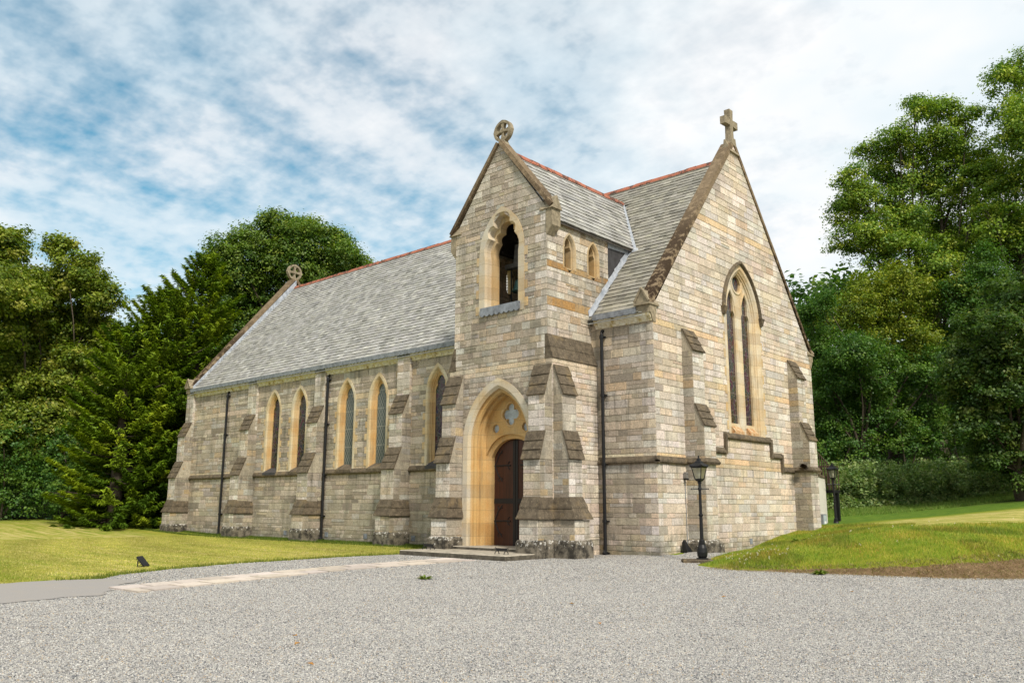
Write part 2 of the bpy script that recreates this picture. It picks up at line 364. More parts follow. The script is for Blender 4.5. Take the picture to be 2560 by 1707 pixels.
def grid_mesh(name, xs, ys, zf, mat, attrs=None):
    X, Y = np.meshgrid(xs, ys, indexing='ij'); Z = zf(X, Y)
    n, m = X.shape; V = np.stack([X, Y, Z], -1).reshape(-1, 3)
    i = np.arange(n*m).reshape(n, m); F = np.stack([i[:-1, :-1], i[1:, :-1], i[1:, 1:], i[:-1, 1:]], -1).reshape(-1, 4)
    me = bpy.data.meshes.new(name); me.vertices.add(len(V)); me.vertices.foreach_set('co', V.ravel())
    me.loops.add(F.size); me.loops.foreach_set('vertex_index', F.ravel()); me.polygons.add(len(F))
    me.polygons.foreach_set('loop_start', np.arange(0, F.size, 4)); me.polygons.foreach_set('use_smooth', np.ones(len(F), bool))
    me.update(); me.validate()
    for k, fn in (attrs or {}).items():
        a = me.attributes.new(k, 'FLOAT', 'POINT'); a.data.foreach_set('value', fn(X, Y).ravel().astype(np.float32))
    me.materials.append(mat); o = bpy.data.objects.new(name, me); COL.objects.link(o); return o

def lawn_fn(t):
    p = t.pos(); x, y, z = t.sep(p)
    big = t.noise(p, 0.35, 4, 0.6); med = t.noise(p, 2.2, 5, 0.7); fine = t.noise(t.scale(p, 1, 1, 3), 34, 4, 0.75)
    c = t.ramp(t.math('ADD', t.math('MULTIPLY', big, 0.5), t.math('MULTIPLY', med, 0.5)), [(0.36, (0.12, 0.20, 0.016)), (0.5, (0.22, 0.265, 0.022)), (0.62, (0.33, 0.31, 0.045))])
    # mower lines on the dry lawn
    ln = t.noise(t.scale(p, 0.22, 2.2, 1), 1.0, 4, 0.68, 0.2)
    dryc = t.ramp(t.math('ADD', t.math('MULTIPLY', ln, 0.6), t.math('MULTIPLY', med, 0.4)), [(0.42, (0.23, 0.275, 0.040)), (0.5, (0.41, 0.37, 0.09)), (0.58, (0.58, 0.48, 0.20))])
    c = t.mix(t.attr('dry', 'Fac'), c, dryc)
    c = t.mix(t.attr('lush', 'Fac'), c, t.ramp(med, [(0.35, (0.07, 0.145, 0.018)), (0.65, (0.13, 0.21, 0.028))]))
    dirt = t.ramp(t.noise(p, 5, 5, 0.75), [(0.3, (0.12, 0.075, 0.04)), (0.6, (0.25, 0.165, 0.09)), (0.75, (0.36, 0.25, 0.14))])
    bf = t.ramp(t.math('ADD', t.attr('bare', 'Fac'), t.math('MULTIPLY', t.math('SUBTRACT', med, 0.5), 0.9)), [(0.42, 0.0), (0.55, 1.0)])
    c = t.mix(bf, c, dirt)
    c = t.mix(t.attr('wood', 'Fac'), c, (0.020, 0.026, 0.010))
    c = t.mix(1.0, c, t.ramp(fine, [(0.28, 0.55), (0.5, 1.0), (0.75, 1.4)]), 'MULTIPLY')
    return pbsdf(t, c, 0.95, t.bump(t.math('ADD', fine, t.math('MULTIPLY', med, 0.6)), 0.9, 0.05), 0.08)
M['lawn'] = material('mown_grass', lawn_fn)
def D_(x, y): return np.hypot(x-CAM[0], y-CAM[1])
def dry_a(x, y):
    d = foot_dist(x, y); left = np.clip((-x-3)/2, 0, 1)*(y < 12)*np.clip((66-D_(x, y))/10, 0.2, 1)*0.82*np.clip((-1.2-y)/3.5, 0.12, 1)*np.clip((y+18.5+.22*(x+5))/2.5, .1, 1)
    pl = np.clip((d-np.interp(x, [2, 7], [6.6, 5.5]))/0.6, 0, 1)*np.clip((np.interp(x, [0, 8], [39, 47])-D_(x, y))/2.0, 0, 1)*np.clip((x-.2)/1.2, 0, 1)
    return np.maximum(left*(d < 0), pl)
def lush_a(x, y):
    d = foot_dist(x, y)
    return (d > 4)*np.clip((D_(x, y)-np.interp(x, [0, 8], [38.5, 46.5]))/2.5, 0, 1)*0.95 + (d < 0)*np.clip((x+9)/3, 0, 1)*np.clip(-1-x, 0, 1)*0.0
def bare_a(x, y):
    d = foot_dist(x, y); w_ = np.clip((x-3.2)/2.2, 0, 1); up_ = np.interp(x, [4, 6, 8, 10.5], [.10, .32, .80, 1.40])
    return np.clip(np.where(d < 0, 1+d/1.1, (up_-d)/.35+.5), 0, 1)*w_*0.95
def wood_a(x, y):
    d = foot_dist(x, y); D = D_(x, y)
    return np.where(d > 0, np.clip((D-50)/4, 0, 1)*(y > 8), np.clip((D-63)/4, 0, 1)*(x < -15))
ground = grid_mesh('lawn', axis(-62, 26, 0.4, 320), axis(-27, 34, 0.4, 320), height, M['lawn'], {'dry': dry_a, 'lush': lush_a, 'bare': bare_a, 'wood': wood_a})
ground['kind'] = 'structure'

def gravel_fn(t):
    p = t.pos()
    v1 = t.n('ShaderNodeTexVoronoi', i_Scale=30.0); t.put(v1.inputs['Vector'], p)
    v2 = t.n('ShaderNodeTexVoronoi', i_Scale=62.0); t.put(v2.inputs['Vector'], p)
    g1 = t.n('ShaderNodeSeparateColor'); t.put(g1.inputs[0], v1.outputs['Color'])
    stops = [(0.0, (0.055, 0.058, 0.066)), (0.16, (0.17, 0.17, 0.178)), (0.32, (0.34, 0.325, 0.305)), (0.55, (0.46, 0.447, 0.42)), (0.76, (0.56, 0.545, 0.51)), (0.88, (0.50, 0.41, 0.29)), (1.0, (0.72, 0.70, 0.66))]
    c = t.ramp(g1.outputs[0], stops)
    g2 = t.n('ShaderNodeSeparateColor'); t.put(g2.inputs[0], v2.outputs['Color'])
    c = t.mix(0.35, c, t.ramp(g2.outputs[1], stops))
    v3 = t.n('ShaderNodeTexVoronoi', i_Scale=11.0); t.put(v3.inputs['Vector'], p); g3 = t.n('ShaderNodeSeparateColor'); t.put(g3.inputs[0], v3.outputs['Color'])
    c = t.mix(1.0, c, t.ramp(g3.outputs[0], [(0.0, 0.80), (1.0, 1.16)]), 'MULTIPLY')
    c = t.mix(1.0, c, t.ramp(v1.outputs['Distance'], [(0.35, 1.04), (0.75, 0.55)]), 'MULTIPLY')
    pt = t.noise(p, 0.55, 5, 0.7)
    c = t.mix(1.0, c, t.ramp(pt, [(0.36, 0.84), (0.62, 1.08)]), 'MULTIPLY')
    c = t.mix(t.ramp(t.noise(p, 0.9, 5, 0.7), [(0.60, 0.0), (0.75, 0.30)]), c, (0.36, 0.29, 0.20))
    h = t.math('SUBTRACT', 1.0, v1.outputs['Distance'])
    return pbsdf(t, c, 0.85, t.bump(h, 0.7, 0.015), 0.2)
M['gravel'] = material('grey_gravel', gravel_fn)
def sheet(name, poly, z, mat, dens=None):
    bm = bmesh.new(); vs = [bm.verts.new((x, y, z)) for x, y in poly]; bm.faces.new(vs); bmesh.ops.triangulate(bm, faces=bm.faces[:])
    me = bpy.data.meshes.new(name); bm.normal_update(); bm.to_mesh(me); bm.free(); me.materials.append(mat)
    o = bpy.data.objects.new(name, me); COL.objects.link(o); o['kind'] = 'structure'; return o
def jag(poly, closed=True, amp=0.07, step=0.35, seed=1):
    rr = random.Random(seed); out = []; n = len(poly)
    for i in range(n if closed else n-1):
        a, b = poly[i], poly[(i+1) % n]; L = math.dist(a, b); k = max(1, min(60, int(L/step)))
        for j in range(k):
            t = j/k; q = amp if L < 45 else 0
            out.append((a[0]+(b[0]-a[0])*t + rr.uniform(-q, q), a[1]+(b[1]-a[1])*t + rr.uniform(-q, q)))
    return out
EDGE = [(-4.91, -16.31), (-5.75, -15.59), (-6.69, -13.82), (-7.45, -11.34), (-7.80, -7.58), (-7.75, -4.9)]
gpoly = jag(EDGE + [(-7.55, -3.6), (-7.3, -3.2), (-7.2, 0.4), (0.4, 0.4), (0.05, 6.0)], False, 0.05) + jag([(0.05, 6.0), (1.2, 2.6), (2.0, -0.8), (2.8, -2.35), (4.2, -3.15), (6.0, -2.8), (7.9, -2.3), (9.63, -1.75), (10.9, -0.6), (13, 2.8), (24, 12), (60, 30), (60, -70), (-30, -70), (-12, -24), (-5.2, -19.6), (-4.2, -17.6), (-4.91, -16.31)], False, 0.07, seed=4)
# gravel follows the ground: triangulate, then drop each vertex of a fine grid clipped to the outline
def in_poly(x, y, poly):
    ins = np.zeros(np.shape(x), bool); n = len(poly)
    for i in range(n):
        a, b = poly[i], poly[(i+1) % n]
        c = ((a[1] > y) != (b[1] > y)); dy = (b[1]-a[1]) or 1e-9
        ins ^= c & (x < (b[0]-a[0])*(y-a[1])/dy + a[0])
    return ins
def draped(name, poly, lift, mat, step):
    """outline + inner grid points, Delaunay, laid on the terrain"""
    from mathutils.geometry import delaunay_2d_cdt
    xs = [p[0] for p in poly]; ys = [p[1] for p in poly]
    gx, gy = np.meshgrid(np.arange(max(min(xs), -14)+.1, min(max(xs), 26), step), np.arange(max(min(ys), -30)+.1, min(max(ys), 14), step))
    k = in_poly(gx, gy, poly); pts = [Vector(p) for p in poly] + [Vector((a, b)) for a, b in zip(gx[k], gy[k])]
    n = len(poly); ed = [(i, (i+1) % n) for i in range(n)]
    v, e, f, *_ = delaunay_2d_cdt(pts, ed, [], 1, 1e-5)
    V = np.array([(p.x, p.y) for p in v]); cen = [V[list(q)].mean(0) for q in f]
    cen = np.array(cen); ok = in_poly(cen[:, 0], cen[:, 1], poly); Z = height(V[:, 0], V[:, 1]) + lift
    me = bpy.data.meshes.new(name); me.from_pydata([(a, b, c) for (a, b), c in zip(V, Z)], [], [tuple(q) for q, o_ in zip(f, ok) if o_])
    me.materials.append(mat); o = bpy.data.objects.new(name, me); COL.objects.link(o); o['kind'] = 'structure'; return o
gravel = draped('gravel_forecourt', gpoly, 0.022, M['gravel'], 0.5)
def asphalt_fn(t):
    p = t.pos(); c = t.ramp(t.noise(p, 60, 4, 0.7), [(0.3, (0.23, 0.215, 0.20)), (0.7, (0.36, 0.335, 0.31))])
    c = t.mix(t.ramp(t.noise(p, 1.5, 5, 0.7), [(0.5, 0.0), (0.7, 0.5)]), c, (0.33, 0.29, 0.24))
    return pbsdf(t, c, 0.9, t.bump(t.noise(p, 80, 3, 0.7), 0.3, 0.01), 0.2)
M['asphalt'] = material('worn_asphalt', asphalt_fn)
aspoly = jag([(-5.2, -19.4), (-5.3, -17.2), (-4.91, -16.31), (-3.9, -15.75), (-2.75, -16.9), (-1.9, -17.35), (-1.3, -17.75), (-1.32, -18.62), (-1.11, -19.54), (-0.9, -21.5), (-5.2, -23.0)], True, 0.10, .2, seed=9)
asphalt = draped('asphalt_drive', aspoly, 0.034, M['asphalt'], 0.5)
asphalt['kind'] = 'structure'
def slab_fn(t):
    p = t.pos(); c = t.mix(1.0, t.attr('col'), t.ramp(t.noise(p, 12, 5, 0.7), [(0.3, 0.82), (0.7, 1.1)]), 'MULTIPLY')
    c = t.mix(t.ramp(t.noise(p, 2.5, 5, 0.75), [(0.56, 0.0), (0.7, 0.6)]), c, (0.34, 0.27, 0.19))
    return pbsdf(t, c, 0.9, t.bump(t.noise(p, 30, 4, 0.7), 0.3, 0.01), 0.15)
M['slab'] = material('pinkish_concrete_slab', slab_fn)
mb = MB()
pl_ = [(-2.63, -17.1), (-3.5, -13.9), (-4.35, -10.3), (-4.75, -5.35)]; pr_ = [(-1.25, -17.1), (-2.25, -13.7), (-3.1, -10.5), (-3.4, -5.35)]
def along(line, t):
    t *= len(line)-1; i = min(int(t), len(line)-2); t -= i
    return line[i][0]+(line[i+1][0]-line[i][0])*t, line[i][1]+(line[i+1][1]-line[i][1])*t
def lerp2(a, b, t): return (a[0]+(b[0]-a[0])*t, a[1]+(b[1]-a[1])*t)
nrow = 13
for lane in range(2):
    off = 0.5 if lane else 0.0
    for k in range(-1, nrow):
        t0, t1 = max(0, (k+off)/nrow)+.0042, min(1, (k+1+off)/nrow)-.0042
        if t1 - t0 < 0.02: continue
        a0, b0, a1, b1 = along(pl_, t0), along(pr_, t0), along(pl_, t1), along(pr_, t1)
        s0, s1 = (0.006, 0.482) if lane == 0 else (0.518, 0.994)
        q = [lerp2(a0, b0, s0), lerp2(a0, b0, s1), lerp2(a1, b1, s1), lerp2(a1, b1, s0)]
        zt = -0.098 + R.uniform(-.004, .006); cc = R.uniform(.80, 1.12); cl = (0.56*cc, 0.485*cc, 0.42*cc*R.uniform(.94, 1.04))
        mb.hexa([(x, y, -0.2) for x, y in q], [(x, y, zt) for x, y in q], cl)
path = mb.build('paved_path', M['slab']); path['kind'] = 'structure'

def pebbles(n_try, d0, d1, smin, smax, rng):
    D = np.sqrt(rng.uniform(d0*d0, d1*d1, n_try)); th = YAW + math.pi/2 + rng.uniform(-.62, .62, n_try); x = CAM[0]+D*np.cos(th); y = CAM[1]+D*np.sin(th)
    k = in_poly(x, y, gpoly) & ~(in_poly(x, y, aspoly) & (rng.random(n_try) > .035)); k &= ~(in_poly(x, y, pl_+pr_[::-1]) & (rng.random(n_try) > .02)) & ~((x > -7.7) & (x < -2.4) & (y > -5.05)); x, y = x[k], y[k]; n = len(x)
    sz_ = rng.uniform(smin, smax, n); base = np.array([(1, 0, 0), (0, 1, 0), (-1, 0, 0), (0, -1, 0), (0, 0, 1), (0, 0, -1)], float)
    v = base[None]*rng.uniform(.7, 1.25, (n, 6, 1)); ax = np.stack([rng.uniform(.75, 1.3, n), rng.uniform(.6, 1, n), rng.uniform(.45, .8, n)], 1)*sz_[:, None]*.5; v = v*ax[:, None, :]
    az = rng.uniform(0, 6.28, n); tl = rng.normal(size=n)*.35; c, s_ = np.cos(az), np.sin(az); ct, st_ = np.cos(tl), np.sin(tl)
    y1 = v[..., 1]*ct[:, None]-v[..., 2]*st_[:, None]; z1 = v[..., 1]*st_[:, None]+v[..., 2]*ct[:, None]; X = v[..., 0]*c[:, None]-y1*s_[:, None]; Y = v[..., 0]*s_[:, None]+y1*c[:, None]
    V = np.stack([X+x[:, None], Y+y[:, None], z1+(height(x, y)+.022+sz_*.16)[:, None]], -1)
    pal = np.array([(0.07, 0.075, 0.088), (0.17, 0.175, 0.19), (0.33, 0.325, 0.315), (0.45, 0.43, 0.395), (0.58, 0.56, 0.52), (0.72, 0.70, 0.66), (0.50, 0.38, 0.24)]); col = pal[rng.choice(7, n, p=[.04, .12, .28, .31, .16, .06, .03])]*rng.uniform(.86, 1.04, (n, 1)); return V, col
M['pebble'] = material('loose_chippings', lambda t: pbsdf(t, t.attr('col'), 0.8, None, 0.25))
_r2 = np.random.default_rng(70); pv, pc = [], []
for a in ((240000, 7.0, 13.0, .010, .024), (230000, 13.0, 20.0, .012, .027), (130000, 20.0, 30.0, .016, .034)):
    v, c = pebbles(*a, _r2); pv.append(v); pc.append(c)
pv, pc = np.concatenate(pv), np.concatenate(pc); tri_ = np.array([(0, 1, 4), (1, 2, 4), (2, 3, 4), (3, 0, 4), (1, 0, 5), (2, 1, 5), (3, 2, 5), (0, 3, 5)])
me = bpy.data.meshes.new('gravel_stones'); me.vertices.add(len(pv)*6); me.vertices.foreach_set('co', pv.astype(np.float32).ravel()); F = (tri_[None]+(np.arange(len(pv))*6)[:, None, None]).reshape(-1).astype(np.int32)
me.loops.add(len(F)); me.loops.foreach_set('vertex_index', F); me.polygons.add(len(F)//3); me.polygons.foreach_set('loop_start', np.arange(0, len(F), 3, dtype=np.int32)); me.update()
c4 = np.ones((len(F)//3, 4), np.float32); c4[:, :3] = np.repeat(pc, 8, 0); me.attributes.new('col', 'FLOAT_COLOR', 'FACE').data.foreach_set('color', c4.ravel()); me.materials.append(M['pebble'])
peb = bpy.data.objects.new('gravel_stones', me); COL.objects.link(peb); peb['kind'] = 'stuff'

# ------------------------------------------------------------------ masonry
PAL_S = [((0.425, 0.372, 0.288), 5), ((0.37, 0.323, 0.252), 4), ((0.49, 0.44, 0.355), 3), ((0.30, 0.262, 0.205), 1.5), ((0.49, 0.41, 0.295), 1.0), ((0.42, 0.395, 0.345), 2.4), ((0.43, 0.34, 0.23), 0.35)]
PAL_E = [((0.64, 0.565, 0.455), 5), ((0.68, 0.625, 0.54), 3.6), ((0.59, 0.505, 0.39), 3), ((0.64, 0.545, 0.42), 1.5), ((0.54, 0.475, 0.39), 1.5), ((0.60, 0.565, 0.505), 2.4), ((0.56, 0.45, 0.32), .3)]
PAL_Q = [((0.58, 0.54, 0.465), 4), ((0.52, 0.475, 0.395), 3), ((0.66, 0.63, 0.565), 1.6), ((0.53, 0.45, 0.335), 1.6), ((0.44, 0.40, 0.325), 1.4)]
PAL_A = [((0.60, 0.515, 0.385), 3), ((0.58, 0.475, 0.325), 2), ((0.59, 0.515, 0.385), 2)]
PAL_T = [((0.50, 0.44, 0.335), 4), ((0.54, 0.50, 0.42), 3), ((0.46, 0.36, 0.23), 2.0), ((0.42, 0.38, 0.305), 2)]
PAL_B = [((0.35, 0.315, 0.25), 4), ((0.29, 0.26, 0.205), 3), ((0.40, 0.35, 0.26), 2), ((0.38, 0.365, 0.32), 2), ((0.42, 0.33, 0.20), 1)]  # rubble and stains of buttress sides, corner shade also put into the colour
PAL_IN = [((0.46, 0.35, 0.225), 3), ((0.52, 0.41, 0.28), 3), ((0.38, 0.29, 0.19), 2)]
def pick(pal):
    c = R.choices([p[0] for p in pal], [p[1] for p in pal])[0]; k = R.uniform(.84, 1.16)
    return tuple(min(.8, v*k*h*R.uniform(.97, 1.03)) for v, h in zip(c, (1.015, .982, .985)))
def rows_between(z0, z1, lo, hi):
    out = [z0]
    while out[-1] < z1 - 1e-6:
        h = R.uniform(lo, hi); r = z1 - out[-1]
        if r < hi*1.05: h = r
        elif r - h < lo: h = r/2
        out.append(out[-1]+h)
    return out
def rowset(breaks, lo, hi):
    z = []
    for a, b in zip(breaks[:-1], breaks[1:]): z += rows_between(a, b, lo, hi)[:-1]
    return z + [breaks[-1]]
MORT = (0.47, 0.41, 0.315)
class Hole:
    def __init__(s, c, zb, zt, hw): s.c, s.zb, s.zt, s.hw = c, zb, zt, hw
def masonry(mb, P, rows, left, right, holes, pal, ln=(.34, 1.10), band=None, quoin=(0, 0), rough=(.002, .016), gap=.006, mort=MORT, bandpal=PAL_A, split=.2):
    """coursed stones on the plane P(u, z, d); left/right: bounds as functions of z; every stone its own bevelled block face"""
    def stone(a0, b0, a1, b1, z0, z1, col, r):
        if b0-a0 < .02 and b1-a1 < .02: return
        if b1 < a1: a1 = b1 = (a1+b1)/2
        if b0 < a0: a0 = b0 = (a0+b0)/2
        g = gap; o = [(a0+g, z0+g), (b0-g, z0+g), (b1-g, z1-g), (a1+g, z1-g)]
        cx, cz = sum(p[0] for p in o)/4, sum(p[1] for p in o)/4
        e = .010; inn = []
        for u, z in o:
            du, dz = cx-u, cz-z; inn.append((u+math.copysign(min(e, abs(du)*.5), du), z+math.copysign(min(e, abs(dz)*.5), dz), r*R.uniform(.55, 1.3)))
        A = [P(u, z, -.014) for u, z in o]; B = [P(u, z, k) for u, z, k in inn]
        i = len(mb.v); mb.v.extend([tuple(map(float, p)) for p in A+B])
        for q in ((4, 5, 6, 7), (0, 1, 5, 4), (1, 2, 6, 5), (2, 3, 7, 6), (3, 0, 4, 7)):
            mb.f.append(tuple(i+k for k in q)); mb.c.append(col); mb.m.append(0)
    for k, (z0, z1) in enumerate(zip(rows[:-1], rows[1:])):
        zm = (z0+z1)/2; isb = band and any(a-1e-3 <= zm <= b+1e-3 for a, b in band)
        iv = [(left(z0), right(z0), left(z1), right(z1))]
        for h in holes:
            if h.zb >= z1-1e-4 or h.zt <= z0+1e-4: continue
            w0 = h.hw(max(z0, h.zb)) if z0 >= h.zb-.05 else 0; w1 = h.hw(min(z1, h.zt)) if z1 <= h.zt else 0.0
            nv = []
            for a0, b0, a1, b1 in iv:
                if a0 < h.c < b0:
                    nv += [(a0, h.c-w0, a1, h.c-w1), (h.c+w0, b0, h.c+w1, b1)]
                else: nv.append((a0, b0, a1, b1))
            iv = nv
        for j, (a0, b0, a1, b1) in enumerate(iv):
            if max(b0-a0, b1-a1) < .03: continue
            mb.face([P(a0, z0, -.010), P(b0, z0, -.010), P(b1, z1, -.010), P(a1, z1, -.010)], mort, 1 if False else 0)
            lo, hi = min(a0, a1), max(b0, b1); cuts = []
            u = max(a0, a1); end = min(b0, b1); u0 = u
            sc = max(.75, min(1.5, (z1-z0)/.22))
            if quoin[0] and j == 0 and end-u > .9: u += (.55 if k % 2 else .30); cuts.append((u, 'q'))
            eq = end - ((.30 if k % 2 else .55) if quoin[1] and j == len(iv)-1 and end-u > .9 else 0)
            while True:
                L = R.uniform(*ln)*sc*(1.7 if isb else 1)
                if u+L > eq - ln[0]*.7: break
                u += L; cuts.append((u, 's'))
            if eq < end-.01: cuts.append((eq, 's'))
            pa0, pa1 = a0, a1; lastq = eq < end-.01
            for ci, (cu, tp) in enumerate(cuts + [(None, 'e')]):
                nb0, nb1 = (b0, b1) if cu is None else (cu, cu)
                isq = tp == 'q' or (tp == 'e' and lastq)
                col = pick(bandpal if isb else PAL_Q if isq else pal)
                rr_ = .006 if (isq or isb) else R.uniform(*rough)
                if not (isq or isb) and z1-z0 > .20 and R.random() < split:      # two thin stones in one course
                    f_ = R.choice((.38, .5, .62)); zs_ = z0+(z1-z0)*f_; am, bm_ = pa0+(pa1-pa0)*f_, nb0+(nb1-nb0)*f_
                    stone(pa0, nb0, am, bm_, z0, zs_, col, rr_); stone(am, bm_, pa1, nb1, zs_, z1, pick(pal), R.uniform(*rough))
                else: stone(pa0, nb0, pa1, nb1, z0, z1, col, rr_)
                pa0, pa1 = nb0, nb1
K = lambda v: (lambda z: v)

# arches -----------------------------------------------------------
class Arch:
    """two-centred pointed arch: centre c, half width w at the spring zs, rise; bottom zb"""
    def __init__(s, c, w, zb, zs, rise): s.c, s.w, s.zb, s.zs, s.R = c, w, zb, zs, (w*w+rise*rise)/(2*w); s.cx = s.R-w
    def apex(s, d=0): return s.zs + math.sqrt(max(1e-6, (s.R-d)**2 - s.cx**2))
    def path(s, d=0, n=12, zb=None):
        zb = s.zb if zb is None else zb; r = s.R-d; t1 = math.atan2(s.apex(d)-s.zs, -s.cx); out = [(s.c-(s.w-d), zb)]
        L = []
        for k in range(n+1):
            t = math.pi + (t1-math.pi)*k/n; L.append((s.cx + r*math.cos(t), r*math.sin(t)))
        out += [(s.c+x, s.zs+z) for x, z in L] + [(s.c-x, s.zs+z) for x, z in reversed(L[:-1])] + [(s.c+(s.w-d), zb)]
        return out
    def hw(s, d=0):
        def fn(z):
            if z <= s.zs: return s.w-d
            q = (s.R-d)**2 - (z-s.zs)**2
            return max(0.0, math.sqrt(q)-s.cx) if q > 0 else 0.0
        return fn
    def hole(s, d): return Hole(s.c, s.zb, s.apex(d), s.hw(d))
def sweep(mb, arch, prof, P, n=12, zb=None, cols=None, m=0):
    rings = [[P(u, z, dd) for u, z in arch.path(d, n, zb)] for d, dd in prof]
    for i in range(len(rings)-1): mb.loft([rings[i], rings[i+1]], False, col=cols[i] if cols else (1, 1, 1), m=m)
def foil_head(c, w, zb, zs, top, n=8):
    """trefoil-headed light: half width w"""
    half = [(-w, zb), (-w, zs)]
    for k in range(1, n+1): t = k/n; half.append((-w + .34*w*t**1.5, zs + .62*w*t))
    cz = zs+.62*w; r = w*.80
    for k in range(1, n+1):
        t = math.pi*1.02 - (math.pi*.52)*k/n; half.append((r*math.cos(t)*(.9), cz + .12*w + (top-cz-.12*w)*math.sin(max(0, t))**.9 if math.sin(t) > 0 else cz+.1*w))
    half[-1] = (0, top)
    return [(c+u, z) for u, z in half] + [(c-u, z) for u, z in reversed(half[:-1])]
PY = lambda y0: (lambda u, z, d: (u, y0-d, z))          # wall facing -Y
PX = lambda x0: (lambda u, z, d: (x0+d, u, z))          # wall facing +X
PYN = lambda y0: (lambda u, z, d: (u, y0+d, z))
PXN = lambda x0: (lambda u, z, d: (x0-d, u, z))

church = empty('church', 'grey and gold stone chapel with slate roofs, a gabled bell porch and stepped buttresses', 'church')
EAVE_Z, EAVE_Y, RT, RIDGE_Y, RIDGE_Z, WN, LX = 8.40, -0.25, 1.141, 6.85, 16.50, 13.70, -34.0
def roof_z(y): return EAVE_Z + RT*(min(y, 2*RIDGE_Y-y)-EAVE_Y)
ROWS_LOW = rowset([-0.45, 0.40, 3.02, 3.40], .14, .33)
ROWS = ROWS_LOW[:-1] + rowset([3.40, 6.62, 6.90, 8.40], .14, .32)
ROWS_E = ROWS_LOW[:-1] + rowset([3.40, 6.05, 6.30, 7.95, 8.18, 8.55, 12.78, 13.05, 17.3], .22, .33)
# south wall, its windows cut out
WINS = [(-24.26, 'glass_dark'), (-21.80, 'glass_dark'), (-17.74, 'glass_lattice'), (-15.28, 'glass_lattice'), (-11.17, 'glass_dark')]
warch = [Arch(c, .76, 3.30, 6.45, 1.34) for c, _ in WINS]
mb = MB()
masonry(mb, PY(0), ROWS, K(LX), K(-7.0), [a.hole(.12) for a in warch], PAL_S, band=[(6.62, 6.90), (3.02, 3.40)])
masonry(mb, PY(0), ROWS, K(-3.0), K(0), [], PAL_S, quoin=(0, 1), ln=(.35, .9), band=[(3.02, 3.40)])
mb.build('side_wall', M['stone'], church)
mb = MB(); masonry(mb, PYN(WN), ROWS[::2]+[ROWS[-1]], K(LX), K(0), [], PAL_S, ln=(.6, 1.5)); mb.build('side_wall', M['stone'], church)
# gables
garch = Arch(RIDGE_Y, 1.58, 4.45, 9.25, 2.35)
gl = lambda z: 0.0 if z <= 8.55 else (z-8.55)/1.25
gr = lambda z: WN if z <= 8.55 else WN-(z-8.55)/1.25
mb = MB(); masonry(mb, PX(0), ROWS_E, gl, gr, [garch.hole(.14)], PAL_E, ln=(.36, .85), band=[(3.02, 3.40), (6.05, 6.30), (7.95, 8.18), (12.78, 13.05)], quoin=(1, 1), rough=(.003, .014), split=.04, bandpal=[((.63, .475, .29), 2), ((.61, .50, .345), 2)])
# apex block of ochre stone and kneeler blocks
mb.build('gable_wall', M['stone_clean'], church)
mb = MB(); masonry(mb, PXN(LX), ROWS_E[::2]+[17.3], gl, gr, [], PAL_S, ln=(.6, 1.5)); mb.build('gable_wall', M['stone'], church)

# windows of the side wall
def quoin_blocks(mb, arch, P, proud, step=.62, h=.30, ext=.17, z0=None, z1=None):
    z = (z0 or arch.zb)+.1; z1 = z1 or arch.zs+.1; k = 0
    while z+h < z1:
        for s in (-1, 1):
            a, b = arch.c+s*(arch.w-.01), arch.c+s*(arch.w+ext*R.uniform(.8, 1.15))
            u0, u1 = min(a, b), max(a, b); cc = R.uniform(.9, 1.12); col = (1.02*cc, 1.0*cc, .98*cc)
            mb.hexa([P(u0, z, -.03), P(u1, z, -.03), P(u1, z, proud), P(u0, z, proud)], [P(u0, z+h, -.03), P(u1, z+h, -.03), P(u1, z+h, proud), P(u0, z+h, proud)], col)
        z += step*R.uniform(.93, 1.07); k += 1
WPROF = [(0, -.03), (0, .026), (.14, .026), (.19, -.03), (.20, -.06), (.24, -.05), (.255, -.10), (.29, -.10), (.30, -.16), (.335, -.15), (.36, -.20)]
CB = [(1.05, 1.12, 1.2), (1.05, 1.16, 1.35), (1.04, 1.12, 1.25), (1, 1.02, 1.05), (1, 1, 1), (1.02, .95, .85), (1, 1, 1), (1.02, .93, .8), (1, .95, .85), (1, .9, .8)]
for (c, gm), a in zip(WINS, warch):
    mb = MB(); P = PY(0); sweep(mb, a, WPROF, P, cols=CB, zb=3.16); quoin_blocks(mb, a, P, .020)
    inner = a.path(.36, 12, 3.40); z_t = a.apex(.36)
    hole = foil_head(c, .36, 3.50, 6.60, z_t-.08)
    mb.plate(inner, [hole], P, -.20, (1.0, .93, .82)); mb.loft([[P(u, z, -.20) for u, z in hole], [P(u, z, -.25) for u, z in hole]], True, col=(.95, .9, .8))
    wo_ = mb.build('window', M['dressed'], church)
    g = MB(); g.plate([(c-.40, 3.42), (c+.40, 3.42), (c+.40, 7.7), (c-.40, 7.7)], [], P, -.235); g.build('glass', M[gm], wo_)
    s = MB(); s.hexa([P(c-.62, 3.20, -.02), P(c+.62, 3.20, -.02), P(c+.62, 3.14, .12), P(c-.62, 3.14, .12)], [P(c-.50, 3.52, -.22), P(c+.50, 3.52, -.22), P(c+.60, 3.26, .12), P(c-.60, 3.26, .12)])
    s.build('sill', M['lead_dark'] if c in (-24.26, -11.17) else M['weather'], wo_)
